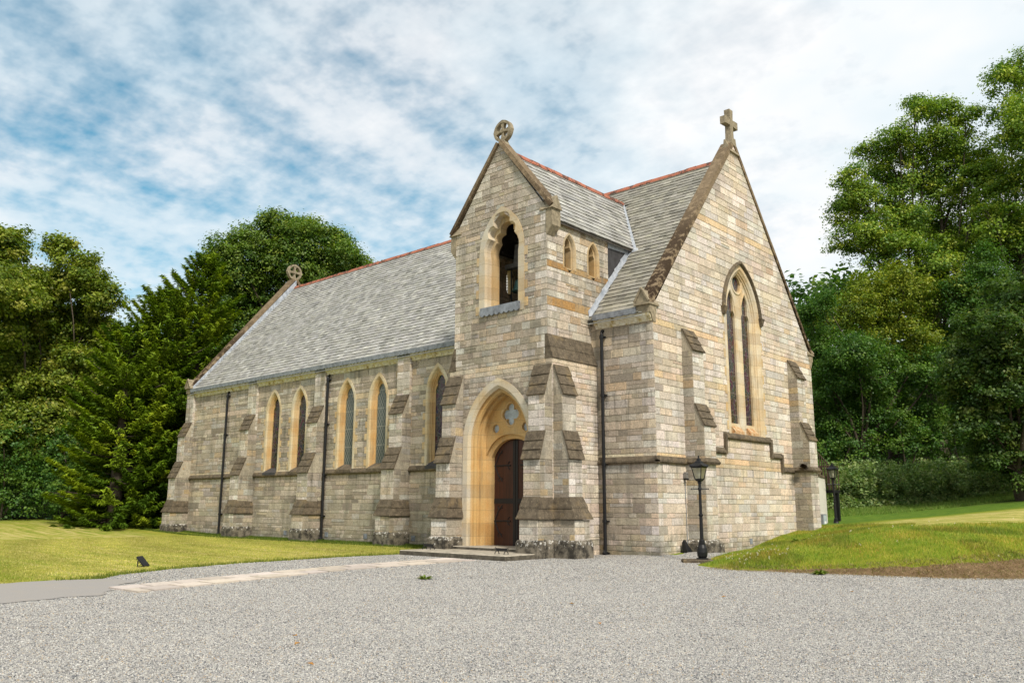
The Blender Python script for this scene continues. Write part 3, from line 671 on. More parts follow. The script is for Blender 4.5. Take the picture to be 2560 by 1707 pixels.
# gable window
P = PX(0); mb = MB()
GP = [(0, -.03), (0, .026), (.16, .026), (.22, -.03), (.26, -.05), (.28, -.10), (.33, -.11), (.35, -.16), (.39, -.18)]
sweep(mb, garch, GP, P, cols=[(1.12, 1.25, 1.55)]*4 + [(1.1, 1.18, 1.38)]*5, zb=4.30, n=18); quoin_blocks(mb, garch, P, .020, .7, .36, .14)
inner = garch.path(.39, 18, 4.42); hl = []
for c in (RIDGE_Y-.64, RIDGE_Y+.64): hl.append(foil_head(c, .36, 4.86, 9.35, 10.42))
hl.append([(RIDGE_Y+.34*math.cos(t)*(1+.06*math.cos(6*t)), 10.82+.36*math.sin(t)) for t in np.linspace(0, 2*math.pi, 28, endpoint=False)])
mb.plate(inner, hl, P, -.18, (1.12, 1.22, 1.45))
for h in hl:
    mb.loft([[P(u, z, -.18) for u, z in h], [P(u, z, -.26) for u, z in h], [P(u, z, -.30) for u, z in h]], True, col=(1.06, 1.1, 1.2))
for c in (RIDGE_Y-.64, RIDGE_Y+.64):       # roll mouldings round each light
    la = Arch(c, .47, 4.8, 9.35, 1.2); sweep(mb, la, [(0, -.185), (.02, -.145), (.06, -.145), (.08, -.185)], P, n=10, zb=4.7, cols=[(1.1, 1.2, 1.4)]*3)
t_ = np.linspace(0, 2*math.pi, 33)
for r0, r1, d0, d1 in ((.40, .44, -.185, -.14), (.44, .48, -.14, -.14), (.48, .52, -.14, -.185)):
    mb.loft([[P(RIDGE_Y+r0*math.cos(t), 10.82+r0*math.sin(t), d0) for t in t_], [P(RIDGE_Y+r1*math.cos(t), 10.82+r1*math.sin(t), d1) for t in t_]], False, col=(1.1, 1.2, 1.4))
gw = mb.build('gable_window', M['dressed'], church)
for h in hl[:2]:
    c = sum(p[0] for p in h)/len(h); g = MB(); g.plate([(c-.45, 4.6), (c+.45, 4.6), (c+.45, 10.3), (c, 10.6), (c-.45, 10.3)], [], P, -.27); g.build('glass', M['glass_gable'], gw)
g = MB(); g.plate([(RIDGE_Y+.42*math.cos(t), 10.82+.42*math.sin(t)) for t in np.linspace(0, 2*math.pi, 24, endpoint=False)], [], P, -.28); g.build('glass', M['glass_gable'], gw)
for c in (RIDGE_Y-.64, RIDGE_Y+.64):
    s = MB(); s.hexa([P(c-.40, 4.42, -.20), P(c+.40, 4.42, -.20), P(c+.40, 4.40, .005), P(c-.40, 4.40, .005)], [P(c-.35, 4.84, -.265), P(c+.35, 4.84, -.265), P(c+.40, 4.53, .0), P(c-.40, 4.53, .0)]); s.build('sill', M['rust'], gw)
ha = Arch(RIDGE_Y, 1.72, 9.5, 9.25, 2.52); mb = MB()
sweep(mb, ha, [(0, -.02), (0, .10), (.05, .13), (.11, .13), (.15, .05), (.15, -.02)], P, n=18, zb=9.45)
for s in (-1, 1):
    u = RIDGE_Y+s*1.645; mb.hexa([P(u-.09, 9.18, 0), P(u+.09, 9.18, 0), P(u+.07, 9.20, .12), P(u-.07, 9.20, .12)], [P(u-.15, 9.52, 0), P(u+.15, 9.52, 0), P(u+.15, 9.52, .18), P(u-.15, 9.52, .18)])
mb.build('hood_mould', M['weather'], church)

# string courses
mb = MB()
def string(mb, P, u0, u1, z, dep=.11, ends=(0, 0)):
    A = lambda u: [P(u, z-.06, -.01), P(u, z-.06, dep*.6), P(u, z-.01, dep), P(u, z+.05, dep), P(u, z+.20, .02), P(u, z+.20, -.01)]
    n = max(1, int((u1-u0)/.6)); us = np.linspace(u0, u1, n+1); mb.loft([A(u) for u in us], True, (True, True))
for a, b in ((LX+.3, -7.68), (-2.45, .11)): string(mb, PY(0), a, b, 3.10)
for a, b, z in ((-.11, 3.25, 3.10), (3.05, 3.95, 3.62), (3.95, 4.93, 3.62), (4.79, 8.91, 4.22), (8.77, 9.90, 3.62), (9.76, 13.75, 3.06)): string(mb, PX(0), a, b, z)
for u, z0, z1 in ((4.86, 3.56, 4.36), (8.84, 3.56, 4.36), (9.83, 3.0, 3.76)):
    mb.hexa([PX(0)(u-.075, z0+.003, -.01), PX(0)(u+.075, z0+.003, -.01), PX(0)(u+.075, z0+.003, .108), PX(0)(u-.075, z0+.003, .108)], [PX(0)(u-.075, z1, -.01), PX(0)(u+.075, z1, -.01), PX(0)(u+.075, z1, .108), PX(0)(u-.075, z1, .108)])
mb.build('string_course', M['weather'], church)

# buttresses
def frustum(P, c, zb, zt, db, dt, wb, wt, d0=-.02, steps=3, over=.045):
    """sloping cap between (zb: depth db, half width wb) and (zt: dt, wt); straight caps get stone cheeks (index 1) under saddle slabs, wider ones wrap round the sides"""
    mb = MB()
    if abs(wb-wt) < .03:
        tri = [(db-.015, zb-.01), (dt-.02, zt-.01), (d0, zt-.01), (d0, zb-.01)]
        A = [P(c-wb+.004, z, d) for d, z in tri]; B = [P(c+wb-.004, z, d) for d, z in tri]; k0 = R.uniform(.85, 1.05)
        mb.loft([A, B], True, (True, True), (.42*k0, .37*k0, .285*k0), 1)
        nx, nz = (zt-zb), (db-dt); L = math.hypot(nx, nz); nx, nz = nx/L, nz/L; th = .055
        for k in range(steps):
            a, b = k/steps-.02, (k+1)/steps; o = .03; lift = .014
            pa, pb = (db+(dt-db)*a, zb+(zt-zb)*a), (db+(dt-db)*b, zb+(zt-zb)*b); ta, tb = th+lift, th*.6
            bt = [P(c-wb-o, pa[1], pa[0]), P(c+wb+o, pa[1], pa[0]), P(c+wb+o, pb[1], pb[0]), P(c-wb-o, pb[1], pb[0])]
            tp = [P(c-wb-o, pa[1]+nz*ta, pa[0]+nx*ta), P(c+wb+o, pa[1]+nz*ta, pa[0]+nx*ta), P(c+wb+o, pb[1]+nz*tb, pb[0]+nx*tb), P(c-wb-o, pb[1]+nz*tb, pb[0]+nx*tb)]
            mb.hexa(bt, tp)
        return mb
    for k in range(steps):
        a, b = k/steps, (k+1)/steps
        za, z_b = zb+(zt-zb)*a, zb+(zt-zb)*b; lap = (zt-zb)*.03 if k else 0
        A = (db+(dt-db)*a, wb+(wt-wb)*a); B = (db+(dt-db)*b, wb+(wt-wb)*b); o = over*(1 if k == 0 else .6)
        ob = [P(c-A[1]-o, za-lap, d0), P(c-A[1]-o, za-lap, A[0]+o), P(c+A[1]+o, za-lap, A[0]+o), P(c+A[1]+o, za-lap, d0)]
        lip = [P(c-A[1]-o, za+.035, d0), P(c-A[1]-o, za+.035, A[0]+o), P(c+A[1]+o, za+.035, A[0]+o), P(c+A[1]+o, za+.035, d0)]
        tp = [P(c-B[1], z_b, d0), P(c-B[1], z_b, B[0]+.012), P(c+B[1], z_b, B[0]+.012), P(c+B[1], z_b, d0)]
        mb.hexa(ob, lip); mb.hexa(lip, tp)
    return mb
def buttress(P, Q, c, stages, weath, pal=PAL_Q, pl=None, mat='stone', sides=(1, 1)):
    """stages (z0, z1, depth, half width); weath (zb, zt, db, dt, wb, wt); Q(d, z, s) -> side plane helper"""
    mb = MB()
    for z0, z1, dep, hw_ in stages:
        rw = rows_between(z0, z1, .20, .34)
        masonry(mb, lambda u, z, d, dep=dep: P(u, z, dep+d), rw, K(c-hw_), K(c+hw_), [], pal, ln=(.24, .6), rough=(.002, .008), gap=.005, mort=(.46, .42, .34))
        for s in (-1, 1):
            if sides[(s+1)//2]:
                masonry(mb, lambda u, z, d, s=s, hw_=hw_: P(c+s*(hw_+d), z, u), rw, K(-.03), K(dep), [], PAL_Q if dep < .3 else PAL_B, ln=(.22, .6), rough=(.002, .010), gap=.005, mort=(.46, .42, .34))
        mb.face([P(c-hw_, z1, -.02), P(c+hw_, z1, -.02), P(c+hw_, z1, dep), P(c-hw_, z1, dep)], (.3, .27, .2))
    b = mb.build('buttress', M[mat], church)
    for k, (zb, zt, db, dt, wb, wt) in enumerate(weath): frustum(P, c, zb, zt, db, dt, wb, wt, steps=3 if zt-zb > .8 else 2).build('weathering', [M['weather'], M[mat]], b)
    if pl:
        z0, z1, dep, hw_ = pl; m2 = MB()
        q = lambda e, z: [P(c-hw_-e, z, -.02), P(c-hw_-e, z, dep+e), P(c+hw_+e, z, dep+e), P(c+hw_+e, z, -.02)]
        n = 5
        m2.hexa(q(.035, z0), q(.035, z1-.09)); m2.hexa(q(.035, z1-.09), q(-.01, z1)); m2.build('plinth', M['plinth'], b)
    return b
S_ST = lambda h: [(-.4, 1.10, 1.12, h+.05), (1.10, 3.12, .92, h), (3.12, 5.62, .53, h), (5.62, 8.36, .15, h)]
S_WE = lambda h: [(1.12, 1.84, 1.14, .92, h+.09, h-.01), (3.14, 4.12, .94, .53, h+.01, h), (5.62, 6.50, .53, .16, h, h)]
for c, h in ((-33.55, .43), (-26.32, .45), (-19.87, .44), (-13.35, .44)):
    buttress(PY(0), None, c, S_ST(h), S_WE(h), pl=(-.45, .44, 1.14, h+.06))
G_ST = lambda h: [(-.4, 3.08, .77, h), (3.08, 4.42, .80, h), (4.42, 7.20, .44, h), ]
G_WE = lambda h: [(4.42, 5.24, .80, .45, h, h), (7.20, 8.06, .46, .03, h, h)]
for c, pb in ((2.30, True), (11.42, False)):
    b = buttress(PX(0), None, c, G_ST(.40), G_WE(.40), pal=PAL_Q, mat='stone_clean')
    m2 = MB(); A = [(c-.43, .0), (c-.43, .86), (c+.43, .86), (c+.43, .0)]
    for z0, z1, e0, e1 in ((3.04, 3.13, .03, .07), (3.13, 3.28, .07, -.03)):
        m2.hexa([PX(0)(u+(e0 if u > c else -e0), z0, d+(e0 if d else 0)-.02*(d == 0)) for u, d in A], [PX(0)(u+(e1 if u > c else -e1), z1, d+(e1 if d else 0)-.02*(d == 0)) for u, d in A])
    m2.build('string_moulding', M['weather'], b)
    if pb:
        m2 = MB()
        for z0, z1, e0, e1 in ((-.4, .30, .10, .10), (.30, .42, .10, -.02)):
            m2.hexa([PX(0)(u+(e0 if u > c else -e0), z0, d+(e0-.06 if d else 0)-.02*(d == 0)) for u, d in A], [PX(0)(u+(e1 if u > c else -e1), z1, d+(e1-.06 if d else 0)-.02*(d == 0)) for u, d in A])
        m2.build('plinth', M['plinth'], b)
# corner clasping buttresses of the porch
PW = 0.375
P_ST = lambda: [(-.45, 1.12, .82, PW+.04), (1.12, 3.12, .66, PW), (3.12, 5.36, .40, PW)]
P_WE = lambda: [(1.14, 1.88, .86, .66, PW+.08, PW), (3.14, 4.10, .70, .40, PW+.01, PW), (5.36, 6.45, .42, .04, PW, PW)]
S2_ST = lambda: [(-.45, 1.12, .92, PW+.04), (1.12, 3.12, .66, PW), (3.12, 5.36, .42, PW)]
S2_WE = lambda: [(1.14, 1.88, .96, .66, PW+.08, PW), (3.14, 4.10, .70, .42, PW+.01, PW), (5.36, 6.42, .44, .04, PW, PW)]
for c in (-7.28, -2.90):
    buttress(PY(-2.6), None, c, P_ST(), P_WE(), pl=(-.45, .46, .90, PW+.06))
buttress(PX(-2.5), None, -2.20, S2_ST(), S2_WE(), pl=(-.45, .46, .98, PW+.06))

# ------------------------------------------------------------------ porch tower
XC, XL, XR, XL2, XR2 = -5.09, -7.45, -2.73, -7.68, -2.50
pl_f = lambda z: XL2 if z <= 6.68 else (XL2+(XL-XL2)*min(1, (z-6.68)/.87) if z <= 12.25 else XL+(z-12.25)/1.345)
pr_f = lambda z: XR2 if z <= 6.68 else (XR2+(XR-XR2)*min(1, (z-6.68)/.87) if z <= 12.25 else XR-(z-12.25)/1.345)
darch = Arch(XC, 1.78, .10, 3.85, 2.35)
barch = Arch(-4.95, 1.16, 8.62, 11.05, 1.78)
ROWS_P = ROWS_LOW[:-1] + rowset([3.40, 6.32, 6.68, 7.55, 8.62, 8.95, 10.05, 10.30, 11.6, 12.25, 15.42], .14, .33)
mb = MB(); P = PY(-2.6)
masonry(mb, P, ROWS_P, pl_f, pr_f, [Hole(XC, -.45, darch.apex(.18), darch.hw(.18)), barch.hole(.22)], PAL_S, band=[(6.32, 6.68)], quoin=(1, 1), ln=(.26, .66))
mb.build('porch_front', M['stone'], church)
mb = MB()
lanc = [Arch(-1.29, .39, 10.20, 10.95, .66), Arch(.18, .39, 10.20, 10.95, .66)]
masonry(mb, PX(XR2), [z for z in ROWS_P if z <= 6.70], K(-2.6), K(0.02), [], PAL_E, ln=(.26, .66), band=[(3.02, 3.40), (6.32, 6.68)])
masonry(mb, PX(XR), [z for z in ROWS_P if 7.50 <= z <= 12.0] + [12.02], K(-2.6), lambda z: min(1.17, 1.17 if z > 9.9 else max(0, (z-8.66)/1.14)+.12), [a.hole(.05) for a in lanc], PAL_T, ln=(.26, .62), band=[(8.62, 8.95), (10.05, 10.30)], quoin=(1, 0), bandpal=[((.40, .24, .09), 2), ((.44, .30, .14), 2)], rough=(.002, .012))
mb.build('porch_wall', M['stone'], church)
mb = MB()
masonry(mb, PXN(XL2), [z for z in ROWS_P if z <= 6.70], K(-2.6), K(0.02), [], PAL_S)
masonry(mb, PXN(XL), [z for z in ROWS_P if 7.50 <= z <= 12.0] + [12.02], K(-2.6), K(3.0), [a.hole(.05) for a in lanc], PAL_S)  # openings added in this unseen side to let light into the belfry
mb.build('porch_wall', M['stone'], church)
for s, x0, x1 in ((1, XR2, XR), (-1, XL2, XL)):
    mb = MB()
    for k, (a, b) in enumerate(((0, .5), (.5, 1))):
        za, z_b = 6.68+.87*a, 6.68+.87*b; xa, xb = x0+(x1-x0)*a+s*(.05 if k == 0 else .03), x0+(x1-x0)*b+s*.01
        mb.hexa([(xa, -2.62, za-.02*k), (xa, .0, za-.02*k), (x1-s*.1, .0, za-.02*k), (x1-s*.1, -2.62, za-.02*k)], [(xb, -2.61, z_b), (xb, .0, z_b), (x1-s*.1, .0, z_b), (x1-s*.1, -2.61, z_b)])
    mb.build('wall_weathering', M['weather'], church)
# porch side lancets; the unseen west pair is added to light the belfry
for a, P in [(a, P) for P in (PX(XR), PXN(XL)) for a in lanc]:
    mb = MB()
    sweep(mb, a, [(0, -.02), (0, .022), (.07, .022), (.11, -.03), (.13, -.10)], P, n=8, zb=10.18, cols=[(.95, .95, .95)]*4)
    inn = a.path(.13, 8, 10.20); hole = foil_head(a.c, .21, 10.26, 10.95, a.apex(.13)-.06)
    mb.plate(inn, [hole], P, -.10, (.95, .92, .85)); mb.loft([[P(u, z, -.10) for u, z in hole], [P(u, z, -.36) for u, z in hole]], True, col=(.9, .85, .75))
    mb.build('lancet_opening', M['dressed'], church)
# bell opening
P = PY(-2.6); mb = MB(); bc = -4.95
def bulge(a, b, k, n=7):
    out = []; dx, dz = b[0]-a[0], b[1]-a[1]
    for i in range(n+1):
        t = i/n; q = k*4*t*(1-t); out.append((a[0]+dx*t-dz*q, a[1]+dz*t+dx*q))
    return out
def multifoil(s, zb):
    A, B_, C_ = (-.66*s, 11.02+.66*s), (-.42*s, 11.02+1.12*s), (0, 11.02+1.58*s)
    half = [(-.86*s, zb), (-.86*s, 10.9)] + bulge((-.86*s, 10.95), A, .16)[1:] + bulge(A, B_, .34)[1:] + bulge(B_, C_, .30)[1:]
    return [(bc+u, z) for u, z in half] + [(bc-u, z) for u, z in reversed(half[:-1])]
f1, f2, f3 = multifoil(1.0, 8.66), multifoil(.94, 8.66), multifoil(.80, 8.66)
mb.plate(barch.path(0, 14, 8.62), [], P, -9) if False else None
mb.plate(barch.path(0.0, 14, 8.60), [f1[1:-1] + [(f1[-1][0], 8.70), (f1[0][0], 8.70)]], P, .028, (1.02, 1.14, 1.40))
bo = barch.path(0, 14, 8.60); mb.loft([[P(u, z, .028) for u, z in bo], [P(u, z, -.03) for u, z in bo]], False)
mb.loft([[P(u, z, .028) for u, z in f1], [P(u, z, -.07) for u, z in f2], [P(u, z, -.30) for u, z in f2]], False, col=(1.04, 1.10, 1.25))
mb.plate(f2, [f3[1:-1] + [(f3[-1][0], 8.69), (f3[0][0], 8.69)]], P, -.30, (1.0, .93, .82))
mb.loft([[P(u, z, -.30) for u, z in f3], [P(u, z, -.62) for u, z in f3]], False, col=(1, .9, .75))
quoin_blocks(mb, barch, P, .022, .66, .33, .16)
bell_open = mb.build('bell_opening', M['dressed'], church)
mb = MB()   # lead covered sill with scalloped apron
mb.hexa([P(-5.98, 8.86, .03), P(-3.98, 8.86, .03), P(-3.98, 8.86, .10), P(-5.98, 8.86, .10)], [P(-5.86, 9.14, -.6), P(-4.04, 9.14, -.6), P(-3.98, 8.94, .10), P(-5.98, 8.94, .10)])
n = 8; us = np.linspace(-5.98, -3.98, n*8+1); bot = [8.66 - .07*abs(math.sin(math.pi*(i/8))) for i in range(len(us))]
for i in range(len(us)-1):
    mb.hexa([P(us[i], bot[i], .035), P(us[i+1], bot[i+1], .035), P(us[i+1], bot[i+1], .11), P(us[i], bot[i], .11)], [P(us[i], 8.90, .035), P(us[i+1], 8.90, .035), P(us[i+1], 8.90, .104), P(us[i], 8.90, .104)])
mb.build('sill', M['lead'], bell_open)
# belfry room behind the opening
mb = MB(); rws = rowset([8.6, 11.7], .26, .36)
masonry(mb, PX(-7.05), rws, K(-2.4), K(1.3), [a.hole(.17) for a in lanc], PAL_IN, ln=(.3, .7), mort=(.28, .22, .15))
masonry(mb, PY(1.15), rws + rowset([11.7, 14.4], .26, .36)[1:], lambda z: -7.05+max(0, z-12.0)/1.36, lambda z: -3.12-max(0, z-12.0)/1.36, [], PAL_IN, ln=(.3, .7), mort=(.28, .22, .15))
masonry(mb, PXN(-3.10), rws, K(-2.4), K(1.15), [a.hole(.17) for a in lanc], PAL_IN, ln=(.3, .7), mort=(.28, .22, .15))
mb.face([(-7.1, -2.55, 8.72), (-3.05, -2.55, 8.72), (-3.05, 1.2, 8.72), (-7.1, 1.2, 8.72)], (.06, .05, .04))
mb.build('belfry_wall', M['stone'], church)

# doorway
P = PY(-2.6); mb = MB()
DP = [(0, -.03), (0, .03), (.25, .03), (.36, -.05), (.365, -.15), (.46, -.16), (.50, -.24), (.45, -.30), (.40, -.33), (.44, -.41), (.53, -.43), (.55, -.51), (.48, -.58), (.53, -.68)]
DCOL = [(1.05, 1.12, 1.25), (1.08, 1.2, 1.45), (1.06, 1.14, 1.3)] + [(1.02, .94, .80)]+[(1.0, .86, .62)]*10
sweep(mb, darch, DP, P, n=22, zb=.10, cols=DCOL)
tin = darch.path(.53, 22, .10); dw = 1.25
def seg_arch(w_, zs, za, zb, k=.16, n=10):
    L = [(-w_, zb)] + bulge((-w_, zs), (0, za), k, n)
    return [(XC+u, z) for u, z in L] + [(XC-u, z) for u, z in reversed(L[:-1])]
h0 = seg_arch(1.24, 3.42, 4.18, .10); h1 = seg_arch(1.08, 3.36, 4.02, .10)
# tympanum with quatrefoil and two roundels
qc = (XC, 4.92); quat = []
for t in np.linspace(0, 2*math.pi, 49)[:-1]:
    r = .24+.17*abs(math.cos(2*t))**.65; quat.append((qc[0]+r*math.cos(t), qc[1]+r*math.sin(t)))
rnd = [[(XC+s*.74+.165*math.cos(t), 4.42+.165*math.sin(t)) for t in np.linspace(0, 2*math.pi, 20, endpoint=False)] for s in (-1, 1)]
mb.plate(tin, [h0[1:-1] + [(h0[-1][0], .12), (h0[0][0], .12)], quat] + rnd, P, -.68, (1.0, .86, .62))
for h in [quat]+rnd: mb.loft([[P(u, z, -.68) for u, z in h], [P(u, z, -.82) for u, z in h]], True, col=(1.0, .86, .62))
mb.loft([[P(u, z, -.68) for u, z in h0], [P(u, z, -.78) for u, z in h0], [P(u, z, -.82) for u, z in h1], [P(u, z, -1.05) for u, z in h1]], False, col=(1.0, .85, .62))
q2 = [(qc[0]+(u-qc[0])*1.22, qc[1]+(z-qc[1])*1.22) for u, z in quat]
mb.loft([[P(u, z, -.675) for u, z in q2], [P(u, z, -.65) for u, z in [(qc[0]+(u-qc[0])*1.12, qc[1]+(z-qc[1])*1.12) for u, z in quat]], [P(u, z, -.68) for u, z in quat]], True, col=(1.05, .96, .8))
door_sur = mb.build('doorway', M['dressed'], church)
g = MB(); g.plate([(XC+.46*math.cos(t), 4.92+.46*math.sin(t)) for t in np.linspace(0, 2*math.pi, 24, endpoint=False)], [], P, -.80); g.build('quatrefoil_glass', M['glass_pale'], door_sur)
for s in (-1, 1):
    g = MB(); g.plate([(XC+s*.74+.18*math.cos(t), 4.42+.18*math.sin(t)) for t in np.linspace(0, 2*math.pi, 20, endpoint=False)], [], P, -.79); g.build('roundel_glass', M['glass_pale'], door_sur)
def strap(mb, pts, r=.022, d=-.985):
    mb.tube([P(u, z, d) for u, z in pts], r, 6)
for s in (-1, 1):
    mb = MB(); L = [(XC+s*.008, .12), (XC+s*1.14, .12), (XC+s*1.14, 3.36)] + [(XC-(u-XC)*(-s), z) for u, z in []]
    top = [(XC + s*abs(u-XC)*1.03, z+.03) for u, z in h1[1:len(h1)//2+1]]
    poly = [(XC+s*.008, .12), (XC+s*1.12, .12)] + [(u, z) for u, z in top]; poly[-1] = (XC+s*.008, poly[-1][1])
    mb.prism(poly, P, -1.06, -.99); leaf = mb.build('door', M['wood'], church)
    fr = MB(); fr.hexa([P(XC+s*.01, .12, -.99), P(XC+s*.12, .12, -.99), P(XC+s*.12, .12, -.965), P(XC+s*.01, .12, -.965)], [P(XC+s*.01, 4.0, -.99), P(XC+s*.12, 3.96, -.99), P(XC+s*.12, 3.96, -.965), P(XC+s*.01, 4.0, -.965)])
    fr.hexa([P(XC+s*.125, 1.66, -.99), P(XC+s*1.07, 1.66, -.99), P(XC+s*1.07, 1.66, -.968), P(XC+s*.125, 1.66, -.968)], [P(XC+s*.125, 1.84, -.99), P(XC+s*1.07, 1.84, -.99), P(XC+s*1.07, 1.84, -.968), P(XC+s*.125, 1.84, -.968)])
    fr.build('iron_band', M['iron'], leaf)
    for zc in (1.02, 3.05):
        hg = MB(); f = lambda a, z: (XC+s*(1.07-a), z)
        strap(hg, [f(0, zc), f(.3, zc), f(.62, zc+.01), f(.74, zc)], .030)
        strap(hg, [f(.66, zc), f(.70, zc+.10), f(.76, zc+.14)], .020); strap(hg, [f(.66, zc), f(.70, zc-.10), f(.76, zc-.14)], .020)
        strap(hg, [f(.72, zc), f(.82, zc)], .034)
        for q in (-1, 1):
            strap(hg, [f(.02, zc), f(.10, zc+q*.16), f(.20, zc+q*.36), f(.34, zc+q*.50), f(.40, zc+q*.47)], .024)
            strap(hg, [f(.24, zc+q*.42), f(.18, zc+q*.52), f(.24, zc+q*.58)], .018); strap(hg, [f(.34, zc+q*.50), f(.40, zc+q*.58)], .022)
        hg.build('hinge', M['iron'], leaf)
    if s < 0:
        kn = MB(); kn.lathe((XC+.2, -1.60, 1.74), [(.0, -.05), (.05, -.02), (.05, .02), (.0, .05)], 10); kn.build('door_knob', M['iron'], leaf)
# side wall of the doorway step inside
mb = MB(); mb.box(-6.3, -3.9, -2.0, -1.5, -.3, .13, (.25, .22, .18)); mb.build('threshold', M['plinth'], church)

# ------------------------------------------------------------------ roofs
def slates(mb, P, us, ns, u0, u1, s0, s1, keep, exp=.255, wid=.33):
    """P(u, s, d): s up the slope"""
    n = int((s1-s0)/exp); k = 0
    for r in range(n):
        sa = s0 + r*(s1-s0)/n; sb = sa + (s1-s0)/n*1.06; u = u0 + (wid*.5 if r % 2 else 0)*R.uniform(.7, 1.3) - wid
        while u < u1:
            wv = wid*R.uniform(.72, 1.3); a, b = max(u, u0), min(u+wv, u1); u += wv
            if b-a < .04 or not keep((a+b)/2, (sa+sb)/2): continue
            g = R.gauss(0, 1); base = .34+.052*g; base = min(.50, max(.20, base)); tn = R.uniform(.96, 1.05)
            col = (base*1.0, base*R.uniform(.96, .985), base*.90*tn)
            th = R.uniform(.022, .045); j = R.uniform(-.012, .012); sl_ = R.uniform(-.006, .006)
            A = [P(a+.003, sa+j, th), P(b-.003, sa+j+sl_, th), P(b-.003, sb, .004), P(a+.003, sb, .004)]
            B = [P(a+.003, sa+j, -.004), P(b-.003, sa+j+sl_, -.004)]
            i = len(mb.v); mb.v.extend([tuple(map(float, p)) for p in A+B])
            mb.f += [(i, i+1, i+2, i+3), (i+4, i+5, i+1, i), (i+4, i, i+3), (i+1, i+5, i+2)]; mb.c += [col, tuple(v*.6 for v in col), col, col]; mb.m += [0]*4  # lower edge face darkened: the shadow line of each row is in its colour
ln_ = math.hypot(1, RT); SL = (RIDGE_Y-EAVE_Y)*ln_
def PR(u, s, d): return (u, EAVE_Y+s/ln_-d*RT/ln_, EAVE_Z+s*RT/ln_+d/ln_)
PRT = 1.355; PEZ, PRZ = 11.86, 15.28; PHW = (PRZ-PEZ)/PRT
def in_porch(u, s):
    y = EAVE_Y+s/ln_; z = EAVE_Z+s*RT/ln_
    return XL < u < XR and z < PRZ - abs(u-XC)*PRT + .05
mb = MB()
slates(mb, PR, None, None, -33.45, -7.3, 0, SL-.05, lambda u, s: not in_porch(u, s))
mb2 = MB(); slates(mb2, PR, None, None, -7.3, -.42, 0, SL-.05, lambda u, s: not in_porch(u, s) and not (XL-.1 < u < XR and s < 1.0))
core = MB()
for sgn in (1, -1):
    y_e = EAVE_Y if sgn == 1 else 2*RIDGE_Y-EAVE_Y
    pts = [(-33.5, y_e, EAVE_Z-.03), (-.3, y_e, EAVE_Z-.03), (-.3, RIDGE_Y, RIDGE_Z-.03), (-33.5, RIDGE_Y, RIDGE_Z-.03)]
    core.face(pts, (.3, .3, .28)); core.face([(x, y, z-.12) for x, y, z in pts], (.3, .3, .28))
roof = core.build('nave_roof', M['slate'], church)
mb.build('slate_covering', M['slate'], roof); mb2.build('slate_covering', M['slate_green'], roof)
def ridge_tiles(mb, a, b, half, rise, step=.46):
    a, b = Vector(a), Vector(b); L = (b-a).length; n = max(1, round(L/step)); d_ = (b-a)/L; side = Vector((-d_.y, d_.x, 0))
    for k in range(n):
        p, q = a+d_*(L*k/n+.004), a+d_*(L*(k+1)/n-.004); o = R.uniform(-.012, .012); ring = []
        for c_ in (p, q):
            ring.append([c_+side*half+Vector((0, 0, -rise*.9+o)), c_+side*half*.5+Vector((0, 0, o)), c_+Vector((0, 0, rise*.22+o)), c_-side*half*.5+Vector((0, 0, o)), c_-side*half+Vector((0, 0, -rise*.9+o)), c_-side*half*.9+Vector((0, 0, -rise*1.05+o)), c_+Vector((0, 0, -.05+o)), c_+side*half*.9+Vector((0, 0, -rise*1.05+o))])
        mb.loft(ring, True, (True, True))
mb = MB(); ridge_tiles(mb, (-33.4, RIDGE_Y, RIDGE_Z+.04), (-.45, RIDGE_Y, RIDGE_Z+.04), .20, .20); mb.build('ridge_tiles', M['ridge'], roof)
# porch roof
core = MB(); yj = lambda z: EAVE_Y + (z-EAVE_Z)/RT
for s in (1, -1):
    xe = XC+s*PHW
    pts = [(xe, -2.30, PEZ), (xe, yj(PEZ)+.02, PEZ), (XC, yj(PRZ)+.02, PRZ), (XC, -2.30, PRZ)]
    core.face([(x, y, z-.02) for x, y, z in pts], (.3, .3, .28)); core.face([(x, y, z-.12) for x, y, z in pts], (.05, .04, .03))
    core.face([(xe, -2.3, PEZ-.02), (xe, yj(PEZ)+.02, PEZ-.02), (xe, yj(PEZ)+.02, PEZ-.12), (xe, -2.3, PEZ-.12)], (.06, .05, .04))
proof = core.build('porch_roof', M['slate'], church)
pln = math.hypot(1, PRT)
for s in (1, -1):
    def PP(u, sl, d, s=s): return (XC+s*(PHW-sl/pln)+s*d*PRT/pln, u, PEZ+sl*PRT/pln+d/pln)
    mb = MB(); slates(mb, PP, None, None, -2.28, 6.0, -.04, PHW*pln-.03, lambda u, sl: u < yj(PEZ+sl*PRT/pln)+.05, .27, .34); mb.build('slate_covering', M['slate'], proof)
mb = MB(); ridge_tiles(mb, (XC, -2.2, PRZ+.04), (XC, yj(PRZ)+.05, PRZ+.04), .18, .20); mb.build('ridge_tiles', M['ridge'], proof)
